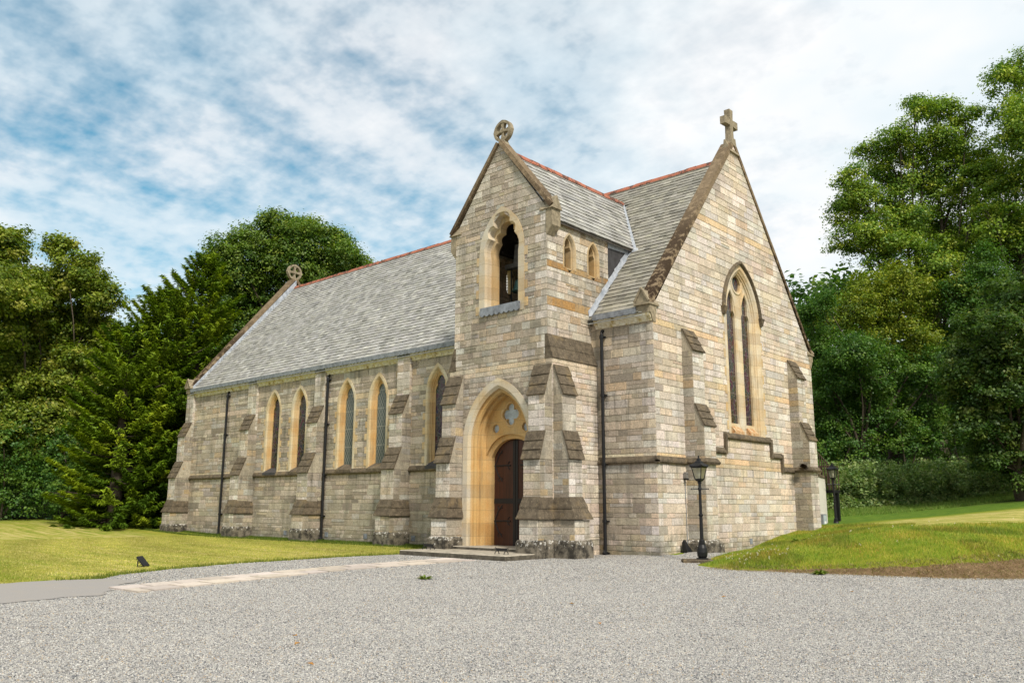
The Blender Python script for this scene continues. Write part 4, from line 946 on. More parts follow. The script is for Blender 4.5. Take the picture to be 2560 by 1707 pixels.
# valley and cheek leadwork
mb = MB()
for s in (1, -1):
    xe = XC+s*PHW
    a0, a1 = Vector((xe, yj(PEZ), PEZ)), Vector((XC, yj(PRZ), PRZ)); up = Vector((0, -RT, 1)).normalized()
    side = Vector((s, .0, 0)); w_ = .16
    mb.face([a0+up*.045-side*.02, a0+up*.045+side*w_+Vector((0, -.02, -.02)), a1+up*.045+side*w_*.5, a1+up*.05-side*.02])
q = [Vector((XR+.02, yj(z), z)) for z in np.linspace(8.55, 11.8, 14)]
for k in range(13):
    wv = .13+.03*math.sin(k*2.1); p0, p1 = q[k]+up*.04, q[k+1]+up*.04
    mb.face([p0, p0+Vector((wv, 0, 0)), p1+Vector((wv, 0, 0)), p1])
    mb.face([p0, p1, p1+Vector((0, -.05, .16)), p0+Vector((0, -.05, .16 if k % 2 else .22))])
tip = Vector((XC+PHW+.1, yj(PEZ)-.05, PEZ-.12)); mb.hexa([tip+Vector(v) for v in ((-.12, -.14, -.12), (.22, -.10, -.16), (.20, .1, .05), (-.12, .1, .05))], [tip+Vector(v) for v in ((-.1, -.08, .12), (.12, -.06, .06), (.12, .1, .18), (-.1, .1, .2))])
mb.build('lead_flashing', M['lead_white'], roof)
mb = MB(); zz = np.linspace(9.86, 11.84, 5)
mb.prism([(1.17, 9.72), (yj(11.84), 11.84), (1.17, 11.84)], PX(XR), -.08, -.005)
mb.build('lead_cheek', M['lead_dark'], church)
mb = MB(); mb.prism([(1.19, 11.60), (yj(11.66), 11.66), (yj(11.84), 11.84), (1.19, 11.84)], PX(XR), -.02, .012); mb.build('bleached_cheek_edge', M['lead_white'], church)

# eaves: cornice and gutter between pilasters
CUTS = [(-33.1, -26.78), (-25.86, -20.33), (-19.41, -13.81), (-12.89, XL2+.02)]
def cornice(mb, a, b):
    A = lambda u: [(u, .01, 8.06), (u, -.05, 8.06), (u, -.07, 8.14), (u, -.17, 8.22), (u, -.20, 8.28), (u, -.20, 8.40), (u, .01, 8.40)]
    mb.loft([A(a), A(b)], True, (True, True))
    n = max(2, round((b-a)/.42))
    for k in range(n):
        u = a+(b-a)*(k+.5)/n; mb.hexa([(u-.06, .0, 8.055), (u+.06, .0, 8.055), (u+.06, -.10, 8.10), (u-.06, -.10, 8.10)], [(u-.06, .0, 8.24), (u+.06, .0, 8.24), (u+.06, -.185, 8.235), (u-.06, -.185, 8.235)])
for a, b in CUTS + [(XR2+.02, -.02)]:
    mb = MB(); cornice(mb, a, b); mb.build('cornice', M['cornice'], church)
def gutter(mb, a, b):
    L = b-a; n = max(8, int(L/.055)); us = np.linspace(a, b, n+1)
    for k in range(n):
        z0, z1 = [8.385-.03*abs(math.sin(math.pi*(u-a)/.28)) for u in us[k:k+2]]
        mb.hexa([(us[k], -.16, z0), (us[k+1], -.16, z1), (us[k+1], -.275, z1), (us[k], -.275, z0)], [(us[k], -.16, 8.56), (us[k+1], -.16, 8.56), (us[k+1], -.285, 8.56), (us[k], -.285, 8.56)])
    mb.hexa([(a, -.275, 8.545), (b, -.275, 8.545), (b, .05, 8.545), (a, .05, 8.545)], [(a, -.285, 8.575), (b, -.285, 8.575), (b, .05, 8.66), (a, .05, 8.66)])
for a, b in ((-33.42, XL2-.02), (XR2+.02, -.55)):
    gt = MB(); gutter(gt, a, b); gt.build('gutter', M['lead'], church)

# copings, kneelers, crosses
def coping(name, pts, depth, th, P, d0):
    """pts: rake line [(u,z)...] lower edge"""
    mb = MB()
    for (u0, z0), (u1, z1) in zip(pts[:-1], pts[1:]):
        n = max(2, int(math.hypot(u1-u0, z1-z0)/1.1)); dx, dz = u1-u0, z1-z0; L = math.hypot(dx, dz); nx, nz = -dz/L, dx/L
        if nz < 0: nx, nz = -nx, -nz
        for k in range(n):
            a, b = k/n+.003/L, (k+1)/n-.003/L; A = (u0+dx*a, z0+dz*a); B = (u0+dx*b, z0+dz*b); o = R.uniform(-.008, .008)
            bt = [P(A[0], A[1], d0-o), P(B[0], B[1], d0-o), P(B[0], B[1], d0-depth), P(A[0], A[1], d0-depth)]
            tp = [P(A[0]+nx*(th+o), A[1]+nz*(th+o), d0-.02), P(B[0]+nx*(th+o), B[1]+nz*(th+o), d0-.02), P(B[0]+nx*th, B[1]+nz*th, d0-depth+.02), P(A[0]+nx*th, A[1]+nz*th, d0-depth+.02)]
            mb.hexa(bt, tp)
    return mb
apex = 17.02
E_L = [(-.12, 8.60), (RIDGE_Y-.02, apex)]; E_R = [(WN+.12, 8.60), (RIDGE_Y+.02, apex)]
ce = coping('gable_coping', E_L, .56, .20, PX(0), .06); c2 = coping('', E_R, .56, .20, PX(0), .06)
def merge(a, b):
    i = len(a.v); a.v += b.v; a.f += [tuple(i+k for k in f) for f in b.f]; a.c += b.c; a.m += b.m
merge(ce, c2); ecop = ce.build('gable_coping', M['coping'], church)
cw = coping('gable_coping', E_L, .56, .20, PXN(LX), .06); merge(cw, coping('', E_R, .56, .20, PXN(LX), .06)); wcop = cw.build('gable_coping', M['coping'], church)
# lead upstand inside the west coping
mb = MB(); M['lead_mottled'] = material('mottled_lead_upstand', lambda t: lead_fn(t, (0.42, 0.45, 0.50), (0.20, 0.22, 0.25)))
mb.hexa([(-33.44, -.1, 8.62), (-33.38, -.1, 8.50), (-33.38, RIDGE_Y, 16.50), (-33.44, RIDGE_Y, 16.62)], [(-33.44, -.1, 8.78), (-33.40, -.1, 8.78), (-33.40, RIDGE_Y, 17.0), (-33.44, RIDGE_Y, 17.0)]); mb.build('lead_flashing', M['lead_mottled'], roof)
mb = MB(); mb.hexa([(-.52, -.1, 8.30), (-.42, -.1, 8.30), (-.42, RIDGE_Y, 16.4), (-.52, RIDGE_Y, 16.4)], [(-.52, -.1, 8.70), (-.49, -.1, 8.70), (-.49, RIDGE_Y, 16.95), (-.52, RIDGE_Y, 16.95)]); mb.build('coping_upstand', M['coping'], church)
def kneeler(x0, x1, y, sgn, zt=8.95):
    """moulded block at the foot of a coping with a small gablet on top"""
    mb = MB(); y2 = y-sgn*.16
    mb.hexa([(x0, y+sgn*.15, 8.02), (x1, y+sgn*.15, 8.02), (x1, y, 8.02), (x0, y, 8.02)], [(x0, y+sgn*.15, 8.34), (x1, y+sgn*.15, 8.34), (x1, y2, 8.34), (x0, y2, 8.34)])
    mb.box(x0, x1, min(y2-sgn*.06, y+sgn*.2), max(y2-sgn*.06, y+sgn*.2), 8.343, 8.62)
    xm = (x0+x1)/2; yf, yb = y2-sgn*.16, y+sgn*.35
    mb.box(x0-.04, x1+.04, min(yf, yb), max(yf, yb), 8.623, 8.70)
    A = [(x0-.02, yf+sgn*.03, 8.703), (x1+.02, yf+sgn*.03, 8.703), (xm, yf+sgn*.03, 9.22)]; B = [(x, yb, z) for x, y_, z in A]; mb.loft([A, B], True, (True, True))
    for a, b in ((A[0], A[2]), (A[1], A[2])):
        mb.tube([(a[0], a[1]-sgn*.02, a[2]+.03), (b[0], b[1]-sgn*.02, b[2]+.02)], .045, 5)
    return mb
for x0, x1, par in ((-.56, .03, ecop), (-34.03, -33.45, wcop)):
    kneeler(x0, x1, 0, 1).build('kneeler', M['cross'], par); kneeler(x0, x1, WN, -1).build('kneeler', M['cross'], par)
# porch coping
CA, CF = 15.42, 12.22
cp = coping('', [(XC-2.56, CF), (XC, CA)], .50, .17, PY(-2.6), .10); merge(cp, coping('', [(XC+2.56, CF), (XC, CA)], .50, .17, PY(-2.6), .10)); pcop = cp.build('gable_coping', M['coping'], church)
for s in (-1, 1):
    mb = MB(); x = XC+s*2.36
    a, b = (x-.02*s, x+s*.26); lo, hi = min(a, b), max(a, b)
    mb.box(lo, hi, -2.63, -2.12, 11.55, 12.22); tp = [(lo, -2.63, 11.55), (hi, -2.63, 11.55), (hi, -2.12, 11.55), (lo, -2.12, 11.55)]
    q_ = x+s*.02; l2, h2 = min(x-.03*s, q_), max(x-.03*s, q_); mb.hexa([(l2, -2.60, 11.22), (h2, -2.60, 11.22), (h2, -2.2, 11.22), (l2, -2.2, 11.22)], tp)
    A = [(b+s*.07, -2.68, 12.18), (b+s*.07, -2.10, 12.18), (b+s*.07, -2.39, 12.70)]; B = [(x-s*.3, p[1], p[2]) for p in A]; mb.loft([A, B], True, (True, True))
    mb.build('kneeler', M['cross'], pcop)
def wheel_cross(c, Rr, P, th, par, mat='cross'):
    mb = MB(); n = 40
    t = np.linspace(0, 2*math.pi, n, endpoint=False)
    o = [(c[0]+Rr*(1+.05*max(0, math.cos(4*a))**8)*math.cos(a), c[1]+Rr*(1+.05*max(0, math.cos(4*a))**8)*math.sin(a)) for a in t]; i_ = [(c[0]+Rr*.77*math.cos(a), c[1]+Rr*.77*math.sin(a)) for a in t]
    mb.loft([[P(u, z, d) for u, z in r] for r, d in ((o, -th), (o, th), (i_, th), (i_, -th), (o, -th))], True)
    for k in range(4):
        a = k*math.pi/2; ca, sa = math.cos(a), math.sin(a)
        q = lambda r, w_: (c[0]+r*ca-w_*sa, c[1]+r*sa+w_*ca)
        pts = [q(0, -.06*Rr/.5), q(Rr*.42, -.055*Rr/.5), q(Rr*.88, -.13*Rr/.5), q(Rr*.88, .13*Rr/.5), q(Rr*.42, .055*Rr/.5), q(0, .06*Rr/.5)]
        mb.prism(pts, P, -th*.8, th*.8)
    mb.prism([(c[0]+.2*Rr*math.cos(a), c[1]+.2*Rr*math.sin(a)) for a in t[::4]], P, -th*1.2, th*1.2)
    mb.prism([(c[0]-.26*Rr, c[1]-Rr*.86), (c[0]+.26*Rr, c[1]-Rr*.86), (c[0]+.55*Rr, c[1]-Rr*1.5), (c[0]-.55*Rr, c[1]-Rr*1.5)], P, -th*1.3, th*1.3)
    return mb.build('wheel_cross', M[mat], par)
wheel_cross((XC, 16.02), .44, PY(-2.38), .10, pcop)
wheel_cross((RIDGE_Y, 17.62), .56, PX(-33.75), .12, wcop)
mb = MB()  # latin cross on the near gable
P = PX(-.14)
cz = [(-.15, 17.25), (.15, 17.25), (.12, 17.95), (.56, 17.92), (.56, 18.26), (.12, 18.24), (.16, 18.70), (-.16, 18.70), (-.12, 18.24), (-.56, 18.26), (-.56, 17.92), (-.12, 17.95)]
mb.prism([(RIDGE_Y+u, z) for u, z in cz], P, -.13, .13)
mb.prism([(RIDGE_Y-.24, 17.0), (RIDGE_Y+.24, 17.0), (RIDGE_Y+.17, 17.34), (RIDGE_Y-.17, 17.34)], P, -.20, .19)
for s in (-1, 1):
    y = RIDGE_Y+s*.42; A = [(-.42, y, 16.62), (.10, y, 16.62), (-.16, y, 17.22)]; B = [(x, RIDGE_Y, z) for x, _, z in A]; mb.loft([A, B], True, (True, True))
mb.build('roof_cross', M['cross'], ecop)

# downpipes
def pipe(x, z0, z1):
    mb = MB(); mb.tube([(x, -.12, z0), (x, -.12, z1-.15), (x, -.10, z1-.05), (x, -.03, z1)], .065, 10)
    for z in (z0+.05, 1.05, 3.05, 5.55, z1-.25):
        if z < z1 and z > z0: mb.tube([(x, -.12, z-.05), (x, -.12, z+.05)], .088, 10); mb.box(x-.13, x+.13, -.08, 0, z-.025, z+.025)
    if z0 < 0: mb.tube([(x, -.12, z0+.12), (x, -.2, z0+.02)], .07, 8)
    mb.build('downpipe', M['black'], church)
pipe(-29.08, -.1, 8.03); pipe(-19.22, -.1, 8.03); pipe(-2.17, -.1, 7.97)
# air bricks
for x in (-22.52, -18.93, -15.89, -12.54):
    mb = MB(); mb.box(x-.12, x+.12, -.03, 0, .05, .28)
    for k in range(4): mb.box(x-.10+.055*k, x-.07+.055*k, -.035, -.03, .08, .25)
    mb.build('air_brick', M['lead'], church)
mb = MB(); mb.box(.0, .03, 6.54, 6.76, .12, .34); mb.build('air_brick', M['lead'], church)

# ------------------------------------------------------------------ things round the church
def ray_plane(px, py, ax, val):
    dv = at(px, py, 1.0)-CAM; return CAM + dv*((val-CAM[ax])/dv[ax])
def thing_mesh(mb, name, mats, loc, label, cat, group=None, smooth=False):
    o = mb.build(name, mats, None, smooth); shift(o, loc); return tag(o, label, cat, group)
steps = empty('entrance_steps', 'two worn stone steps in front of the arched porch door', 'steps', (XC, -3.6, -.17))
def local(mb, name, mat, par, smooth=False, label=None):
    o = mb.build(name, mat, par, smooth, label); o.data.transform(Matrix.Translation(-Vector(par.matrix_basis.translation if par.parent is None else (0, 0, 0)))); return o
M['riser'] = flat('black_stained_riser', (0.10, 0.088, 0.068), 0.95, 0.1, 0, 0.5, 5, 0.4)
M['stepstone'] = flat('worn_step_stone', (0.36, 0.32, 0.255), 0.92, 0.15, 0, 0.35, 4, 0.4)
def block(mb, x0, x1, y0, y1, z0, z1, e=.02, mr=0):
    mb.hexa([(x0, y0, z0), (x1, y0, z0), (x1, y1, z0), (x0, y1, z0)], [(x0, y0, z1-e), (x1, y0, z1-e), (x1, y1, z1-e), (x0, y1, z1-e)], m=mr); mb.hexa([(x0, y0, z1-e), (x1, y0, z1-e), (x1, y1, z1-e), (x0, y1, z1-e)], [(x0+e, y0+e, z1), (x1-e, y0+e, z1), (x1-e, y1, z1), (x0+e, y1, z1)])
mb = MB(); xs_ = [-7.60, -6.72, -5.95, -4.1, -3.25, -2.52]
for a, b in zip(xs_[:-1], xs_[1:]): block(mb, a+.003, b-.003, -4.97, -4.2, -.4, .035, mr=1)
for a, b in ((-7.60, -5.4), (-5.4, -4.0), (-4.0, -2.52)): block(mb, a+.003, b-.003, -4.193, -3.0, -.4, .035, mr=1)
local(mb, 'lower_step', [M['stepstone'], M['riser']], steps)
mb = MB(); block(mb, -6.86, -3.33, -3.12, -1.5, .036, .14, mr=1); local(mb, 'upper_step', [M['stepstone'], M['riser']], steps)

def boot_scraper(x, y, label):
    t = empty('boot_scraper', label, 'boot scraper', (x, y, .036), 'iron boot scrapers on the porch steps')
    mb = MB(); mb.hexa([(-.24, -.008, .10), (.24, -.008, .10), (.24, .008, .10), (-.24, .008, .10)], [(-.24, -.008, .19), (.24, -.008, .19), (.24, .008, .19), (-.24, .008, .19)]); mb.build('blade', M['iron'], t)
    for s in (-1, 1):
        mb = MB()
        for q in (-1, 1): mb.tube([(s*.20, q*.10, 0), (s*.205, q*.085, .06), (s*.20, q*.02, .10), (s*.22, 0, .14)], [.018, .014, .013, .012], 6)
        mb.tube([(s*.24, 0, .17), (s*.28, 0, .21), (s*.30, 0, .17), (s*.27, 0, .15)], .011, 6); mb.build('leg', M['iron'], t)
    return t
boot_scraper(-7.10, -4.05, 'iron boot scraper on the step end beside the lawn')
boot_scraper(-3.25, -4.35, 'iron boot scraper on the step end nearer the gable downpipe')

# bell
bp = ray_plane(1296, 712, 1, -0.9)
bell = empty('bell', 'green bronze bell hanging from a timber headstock inside the belfry arch', 'bell', (bp[0]+.12, -.9, bp[2]-.3))
bx, bz = 0, 0
mb = MB(); mb.lathe((0, 0, 0), [(.36, 0), (.34, .05), (.28, .16), (.23, .32), (.21, .42), (.15, .50), (.05, .53)], 20); mb.build('bell_body', M['verdigris'], bell, True)
mb = MB(); mb.box(-.75, .75, -.12, .12, 1.02, 1.20); mb.hexa([(-.30, -.10, 1.20), (.30, -.10, 1.20), (.30, .10, 1.20), (-.30, .10, 1.20)], [(-.22, -.10, 1.95), (.22, -.10, 1.95), (.22, .10, 1.95), (-.22, .10, 1.95)]); mb.build('headstock', M['oldwood'], bell)
mb = MB()
for s in (-1, 1): mb.tube([(s*.10, 0, .5), (s*.12, 0, 1.05)], .03, 6)
mb.tube([(-.50, 0, 1.02), (-.50, 0, -.9)], .03, 6); mb.tube([(-.72, 0, 1.05), (-.50, 0, 1.0)], .05, 6); mb.build('bell_ironwork', M['iron'], bell)
mb = MB()
mb.box(-1.1, -.76, -.1, .1, .96, 1.10)

# lamp posts
def lamp_glass_fn(t):
    g = t.n('ShaderNodeBsdfGlossy', i_Roughness=0.05); tr = t.n('ShaderNodeBsdfTransparent'); tr.inputs[0].default_value = (0.80, 0.80, 0.72, 1)
    df = t.n('ShaderNodeBsdfTranslucent'); df.inputs[0].default_value = (0.75, 0.74, 0.62, 1)
    m1 = t.n('ShaderNodeMixShader', i_Fac=0.45); t.nt.links.new(tr.outputs[0], m1.inputs[1]); t.nt.links.new(df.outputs[0], m1.inputs[2])
    m2 = t.n('ShaderNodeMixShader', i_Fac=0.12); t.nt.links.new(m1.outputs[0], m2.inputs[1]); t.nt.links.new(g.outputs[0], m2.inputs[2]); return m2.outputs[0]
M['lamp_glass'] = material('dusty_lantern_glass', lamp_glass_fn)
M['bulb'] = flat('white_bulb', (0.8, 0.8, 0.78), 0.3, 0.5, 0, 0.05, 4)
def lamp_post(x, y, z, label, sc=1.0):
    t = empty('lamp_post', label, 'lamp post', (x, y, z), 'black lamp posts beside the gable wall'); t.scale = (.94, .94, .95)
    mb = MB(); mb.lathe((0, 0, 0), [(.20, 0), (.20, .035), (.13, .05), (.16, .10), (.175, .22), (.155, .36), (.115, .46), (.125, .48), (.10, .50), (.105, .54), (.085, .56)], 16); mb.build('base', M['black'], t, False)
    mb = MB(); mb.lathe((0, 0, 0), [(.095, .555), (.095, .60), (.062, .63), (.055, 1.36), (.075, 1.38), (.078, 1.43), (.05, 1.45), (.046, 2.20), (.062, 2.22), (.062, 2.28), (.048, 2.30), (.048, 2.42), (.07, 2.44), (.07, 2.47), (.05, 2.49)], 14); mb.build('post', M['black'], t)
    mb = MB(); mb.tube([(-.25, .14, 2.25), (.25, -.14, 2.25)] if False else [(-.19, -.16, 2.25), (.19, .16, 2.25)], .018, 8)
    for s in (-1, 1): mb.tube([(s*.20, s*.168, 2.25), (s*.225, s*.19, 2.25)], .028, 8)
    mb.build('ladder_bar', M['black'], t)
    k = math.sqrt(2)
    mb = MB(); mb.lathe((0, 0, 0), [(.07, 2.49), (.13*k*.72, 2.52), (.13*k*.8, 2.57), (.10, 2.575)], 4)
    A = [(sx*.105, sy*.105) for sx, sy in ((-1, -1), (1, -1), (1, 1), (-1, 1))]; B = [(a*1.72, b*1.72) for a, b in A]
    for (a, b), (c_, d_) in zip(A, B): mb.tube([(a, b, 2.55), (c_, d_, 2.96)], .016, 5)
    for i in range(4):
        j = (i+1) % 4; mb.tube([(*A[i], 2.57), (*A[j], 2.57)], .014, 5); mb.tube([(*B[i], 2.955), (*B[j], 2.955)], .018, 5)
    mb.build('lantern_frame', M['black'], t)
    mb = MB()
    rings = []
    for h_, z_, up in ((.205, 2.955, 0), (.245, 2.985, .035), (.225, 3.01, .03), (.14, 3.08, .0), (.10, 3.12, 0), (.095, 3.15, 0), (.055, 3.18, 0), (.05, 3.23, 0), (.02, 3.26, 0), (.018, 3.32, 0), (.004, 3.36, 0)):
        r_ = []
        for i in range(4):
            c0 = ((-1, -1), (1, -1), (1, 1), (-1, 1))[i]; c1 = ((-1, -1), (1, -1), (1, 1), (-1, 1))[(i+1) % 4]
            for q in (0, .33, .67):
                f = (1-q)*np.array(c0)+q*np.array(c1); r_.append((f[0]*h_, f[1]*h_, z_ + (up if q == 0 else 0)))
        rings.append(r_)
    mb.loft(rings, True, (True, True)); mb.build('lantern_roof', M['black'], t)
    for i in range(4):
        j = (i+1) % 4; mb = MB(); mb.face([(*A[i], 2.58), (*A[j], 2.58), (*B[j], 2.95), (*B[i], 2.95)]); mb.build('lantern_glass', M['lamp_glass'], t)
    mb = MB(); mb.lathe((0, 0, 0), [(.02, 2.57), (.03, 2.64), (.055, 2.70), (.055, 2.76), (.03, 2.80), (.0, 2.81)], 10); mb.build('bulb', M['bulb'], t, True)
    return t
lx, ly = 2.25, -1.13; lamp_post(lx, ly, -.02, 'black lamp post on a small kerb block at the end of the grass mound')
mb = MB(); block(mb, -.62, .30, -.28, .30, -.25, -.02+.0, .03); o = mb.build('lamp_kerb', M['weather']); o.location = (lx, ly, 0); o.rotation_euler = (0, 0, rad(38)); tag(o, 'mossy brown kerb block under the nearer lamp post', 'kerb block')
lamp_post(.34, 14.6, .46, 'black lamp post standing at the far gable corner behind the mound')

# floodlight on the lawn
fx, fy = -8.45, -13.75; fz = hz(fx, fy)
fl = empty('ground_floodlight', 'black floodlight tilted on a short stand on the mown lawn', 'floodlight', (fx, fy, fz))
mb = MB(); dv = Vector((.62, .36, 0)).normalized(); sv = Vector((-dv.y, dv.x, 0))
def fp(a, b, c): return tuple((dv*a + sv*b + Vector((0, 0, c)))*.66)
mb.hexa([fp(.22, -.20, .02), fp(.22, .20, .02), fp(-.16, .20, .40), fp(-.16, -.20, .40)], [fp(.26, -.20, .06), fp(.26, .20, .06), fp(-.12, .18, .45), fp(-.12, -.18, .45)])
for k in range(5): mb.hexa([fp(.16-.07*k, -.17, .075+.07*k-.02), fp(.16-.07*k, .17, .075+.07*k-.02), fp(.15-.07*k, .17, .085+.07*k-.02), fp(.15-.07*k, -.17, .085+.07*k-.02)], [fp(.10-.07*k, -.17, .02+.07*k), fp(.10-.07*k, .17, .02+.07*k), fp(.09-.07*k, .17, .03+.07*k), fp(.09-.07*k, -.17, .03+.07*k)])
mb.build('lamp_housing', M['black'], fl)
mb = MB()
for b in (-.20, .20): mb.tube([fp(-.04, b*1.05, -.03), fp(-.05, b*1.05, .28)], .018, 6)
mb.tube([fp(-.04, -.21, .0), fp(-.04, .21, .0)], .014, 6); mb.build('stand', M['black'], fl)

# black spotlight at the wall foot, sensor on the wall
sp = empty('wall_foot_spotlight', 'small black uplighter leaning at the foot of the gable wall', 'spotlight', (.22, 1.42, hz(.22, 1.42)))
mb = MB(); mb.hexa([(-.09, -.17, 0), (.10, -.17, 0), (.10, .17, 0), (-.09, .17, 0)], [(-.12, -.15, .34), (-.05, -.15, .44), (-.05, -.02, .44), (-.12, -.02, .34)]); mb.build('housing', M['black'], sp)
mb = MB(); mb.tube([(.05, .16, 0), (.02, .19, .12), (-.05, .16, .2)], .02, 6); mb.build('bracket', M['black'], sp)
sn = empty('wall_sensor', 'small dark sensor box with hanging cable on the gable wall', 'sensor', (.03, 1.72, 2.62))
mb = MB(); mb.box(-.02, .12, -.07, .07, -.06, .10); mb.hexa([(.0, -.06, .10), (.14, -.06, .10), (.14, .06, .10), (.0, .06, .10)], [(.02, -.05, .16), (.10, -.05, .16), (.10, .05, .16), (.02, .05, .16)]); mb.build('housing', M['oldwood'], sn)
mb = MB(); mb.box(.0, .15, -.05, .05, -.12, -.06); mb.build('lens', M['black'], sn)
mb = MB(); mb.tube([(0, .03, -.10), (0, .05, -1.2), (0, .06, -2.5)], .013, 5); mb.build('cable', M['lead'], sn)

# rendered stair wall with meter box, steel stair landing behind
sw = empty('stair_wall', 'pale rendered low wall with dark sloping coping behind the far gable corner', 'wall', (-.6, 14.15, .4))
mb = MB(); mb.prism([(13.72, -.2), (14.62, -.2), (14.62, 2.88), (13.72, 2.96)], PX(-.05), -3.0, 0); local(mb, 'wall_body', M['white_render'], sw)
mb = MB(); mb.prism([(13.72, 2.965), (14.68, 2.885), (14.68, 2.985), (13.72, 3.065)], PX(-.05), -3.0, .05); local(mb, 'coping', M['weather'], sw)
mt = empty('meter_box', 'grey glazed meter box with a red and white sticker on the pale wall', 'meter box', (-.05, 14.05, .62))
mb = MB(); mb.box(.0, .10, -.22, .22, 0, .62); mb.build('box', M['lead'], mt)
mb = MB(); mb.box(.101, .112, -.17, .17, .05, .57); mb.build('window', M['glass_pale'], mt)
mb = MB(); mb.box(.113, .118, -.10, .10, .09, .30, (1, 1, 1)); mb.build('label', M['bulb'], mt)
M['red'] = flat('red_sticker', (0.55, 0.05, 0.03), 0.5, 0.4, 0, 0.05, 5)
mb = MB(); mb.box(.119, .122, -.10, .10, .09, .17); mb.build('red_stripe', M['red'], mt)
st = empty('metal_stair', 'dark steel stair landing with rusty railings behind the pale wall', 'stair', (-.5, 15.9, .8))
def lst(mb, name, mat): return local(mb, name, mat, st)
M['rustrail'] = flat('rusty_brown_rail', (0.075, 0.045, 0.032), 0.8, 0.3, 0.0, 0.4, 12)
mb = MB(); mb.box(-2.0, .02, 15.4, 16.2, 2.22, 2.36); lst(mb, 'landing', M['black'])
for px_ in (-.10, -1.9):
    mb = MB(); mb.box(px_-.02, px_+.12, 15.9, 16.06, .3, 2.22); mb.box(px_, px_+.02, 15.85, 16.11, .3, 2.22) ; lst(mb, 'post', M['black'])
mb = MB()
for y_ in (15.42, 16.18):
    mb.tube([(-2.0, y_, 3.5), (.0, y_, 3.5)], .025, 6)
    for k in range(13): mb.tube([(-2.0+.165*k, y_, 2.36), (-2.0+.165*k, y_, 3.5)], .024, 5)
lst(mb, 'railing', M['rustrail'])
mb = MB(); mb.tube([(-.75, 15.0, 4.45), (-.10, 15.3, 3.55)], .025, 6); mb.tube([(-2.6, 14.8, 4.5), (-.75, 15.0, 4.45)], .025, 6)
for k in range(8):
    t_k = k/7; mb.tube([(-.75+.65*t_k, 15.0+.3*t_k, 4.45-.9*t_k), (-.75+.65*t_k, 15.0+.3*t_k, 3.4-1.0*t_k)], .024, 5)
lst(mb, 'sloping_railing', M['rustrail'])

# ------------------------------------------------------------------ foliage
def leaf_mat(name, trans=0.36, gloss=0.025, rough=0.5):
    def fn(t):
        c = t.attr('col'); nz = t.noise(t.pos(), 3.0, 2, 0.6); c = t.mix(1.0, c, t.ramp(nz, [(0.3, 0.8), (0.7, 1.2)]), 'MULTIPLY')
        a = t.n('ShaderNodeBsdfDiffuse'); t.put(a.inputs[0], c); b = t.n('ShaderNodeBsdfTranslucent'); t.put(b.inputs[0], t.mix(1.0, c, (1.15, 1.25, 0.5), 'MULTIPLY'))
        m1 = t.n('ShaderNodeMixShader', i_Fac=trans); t.nt.links.new(a.outputs[0], m1.inputs[1]); t.nt.links.new(b.outputs[0], m1.inputs[2])
        g = t.n('ShaderNodeBsdfGlossy', i_Roughness=rough); m2 = t.n('ShaderNodeMixShader', i_Fac=gloss); t.nt.links.new(m1.outputs[0], m2.inputs[1]); t.nt.links.new(g.outputs[0], m2.inputs[2]); return m2.outputs[0]
    return material(name, fn)
M['leaf'] = leaf_mat('broad_leaves'); M['needle'] = leaf_mat('conifer_sprays', 0.18, 0.02, 0.6); M['blade'] = leaf_mat('grass_blades', 0.25, 0.02, .6)
def unit(a): return a/np.maximum(1e-9, np.linalg.norm(a, axis=-1, keepdims=True))
def quads_mesh(name, V, colr, mat, parent=None, tri=False):
    """V (N, k, 3) faces, colr (N, 3)"""
    N, k = V.shape[:2]; me = bpy.data.meshes.new(name); me.vertices.add(N*k); me.vertices.foreach_set('co', V.astype(np.float32).ravel())
    me.loops.add(N*k); me.loops.foreach_set('vertex_index', np.arange(N*k, dtype=np.int32)); me.polygons.add(N); me.polygons.foreach_set('loop_start', np.arange(0, N*k, k, dtype=np.int32)); me.update()
    a = me.attributes.new('col', 'FLOAT_COLOR', 'FACE'); c4 = np.ones((N, 4), np.float32); c4[:, :3] = colr; a.data.foreach_set('color', c4.ravel())
    me.materials.append(mat); o = bpy.data.objects.new(name, me); COL.objects.link(o)
    if parent: o.parent = parent
    return o
def rhomb(c, n, ln, wd, rng, tdir=None):
    t = rng.normal(size=c.shape) if tdir is None else tdir; b = unit(np.cross(n, t)); t = unit(np.cross(b, n)); ln = np.asarray(ln)[..., None]; wd = np.asarray(wd)[..., None]
    drop = n*ln*.10
    return np.stack([c-t*ln*.5-drop, c+b*wd*.5, c+t*ln*.5-drop, c-b*wd*.5], 1)
def leaves_at(cl, cr, per, size, pal, rng, outward, flat_=.65, up=.75):
    """cl (K,3) clump centres, cr (K,) radii -> quads + colours"""
    K_ = len(cl); idx = np.repeat(np.arange(K_), per); n = len(idx)
    off = rng.normal(size=(n, 3))*.52; off[:, 2] *= flat_
    c = cl[idx] + off*cr[idx][:, None]
    nrm = unit(outward[idx]*.55 + np.array([0, 0, up]) + rng.normal(size=(n, 3))*.55 + off*.35)
    s = size*rng.uniform(.65, 1.35, n); V = rhomb(c, nrm, s, s*rng.uniform(.5, .75, n), rng)
    pal = np.array(pal); q = np.clip(rng.beta(1.5, 1.5, K_)*(len(pal)-1), 0, len(pal)-1.001); i = q.astype(int); f = (q-i)[:, None]
    base = pal[i]*(1-f)+pal[i+1]*f; colr = base[idx]*rng.uniform(.75, 1.28, (n, 1))*rng.uniform(.93, 1.07, (n, 3)); return V, colr
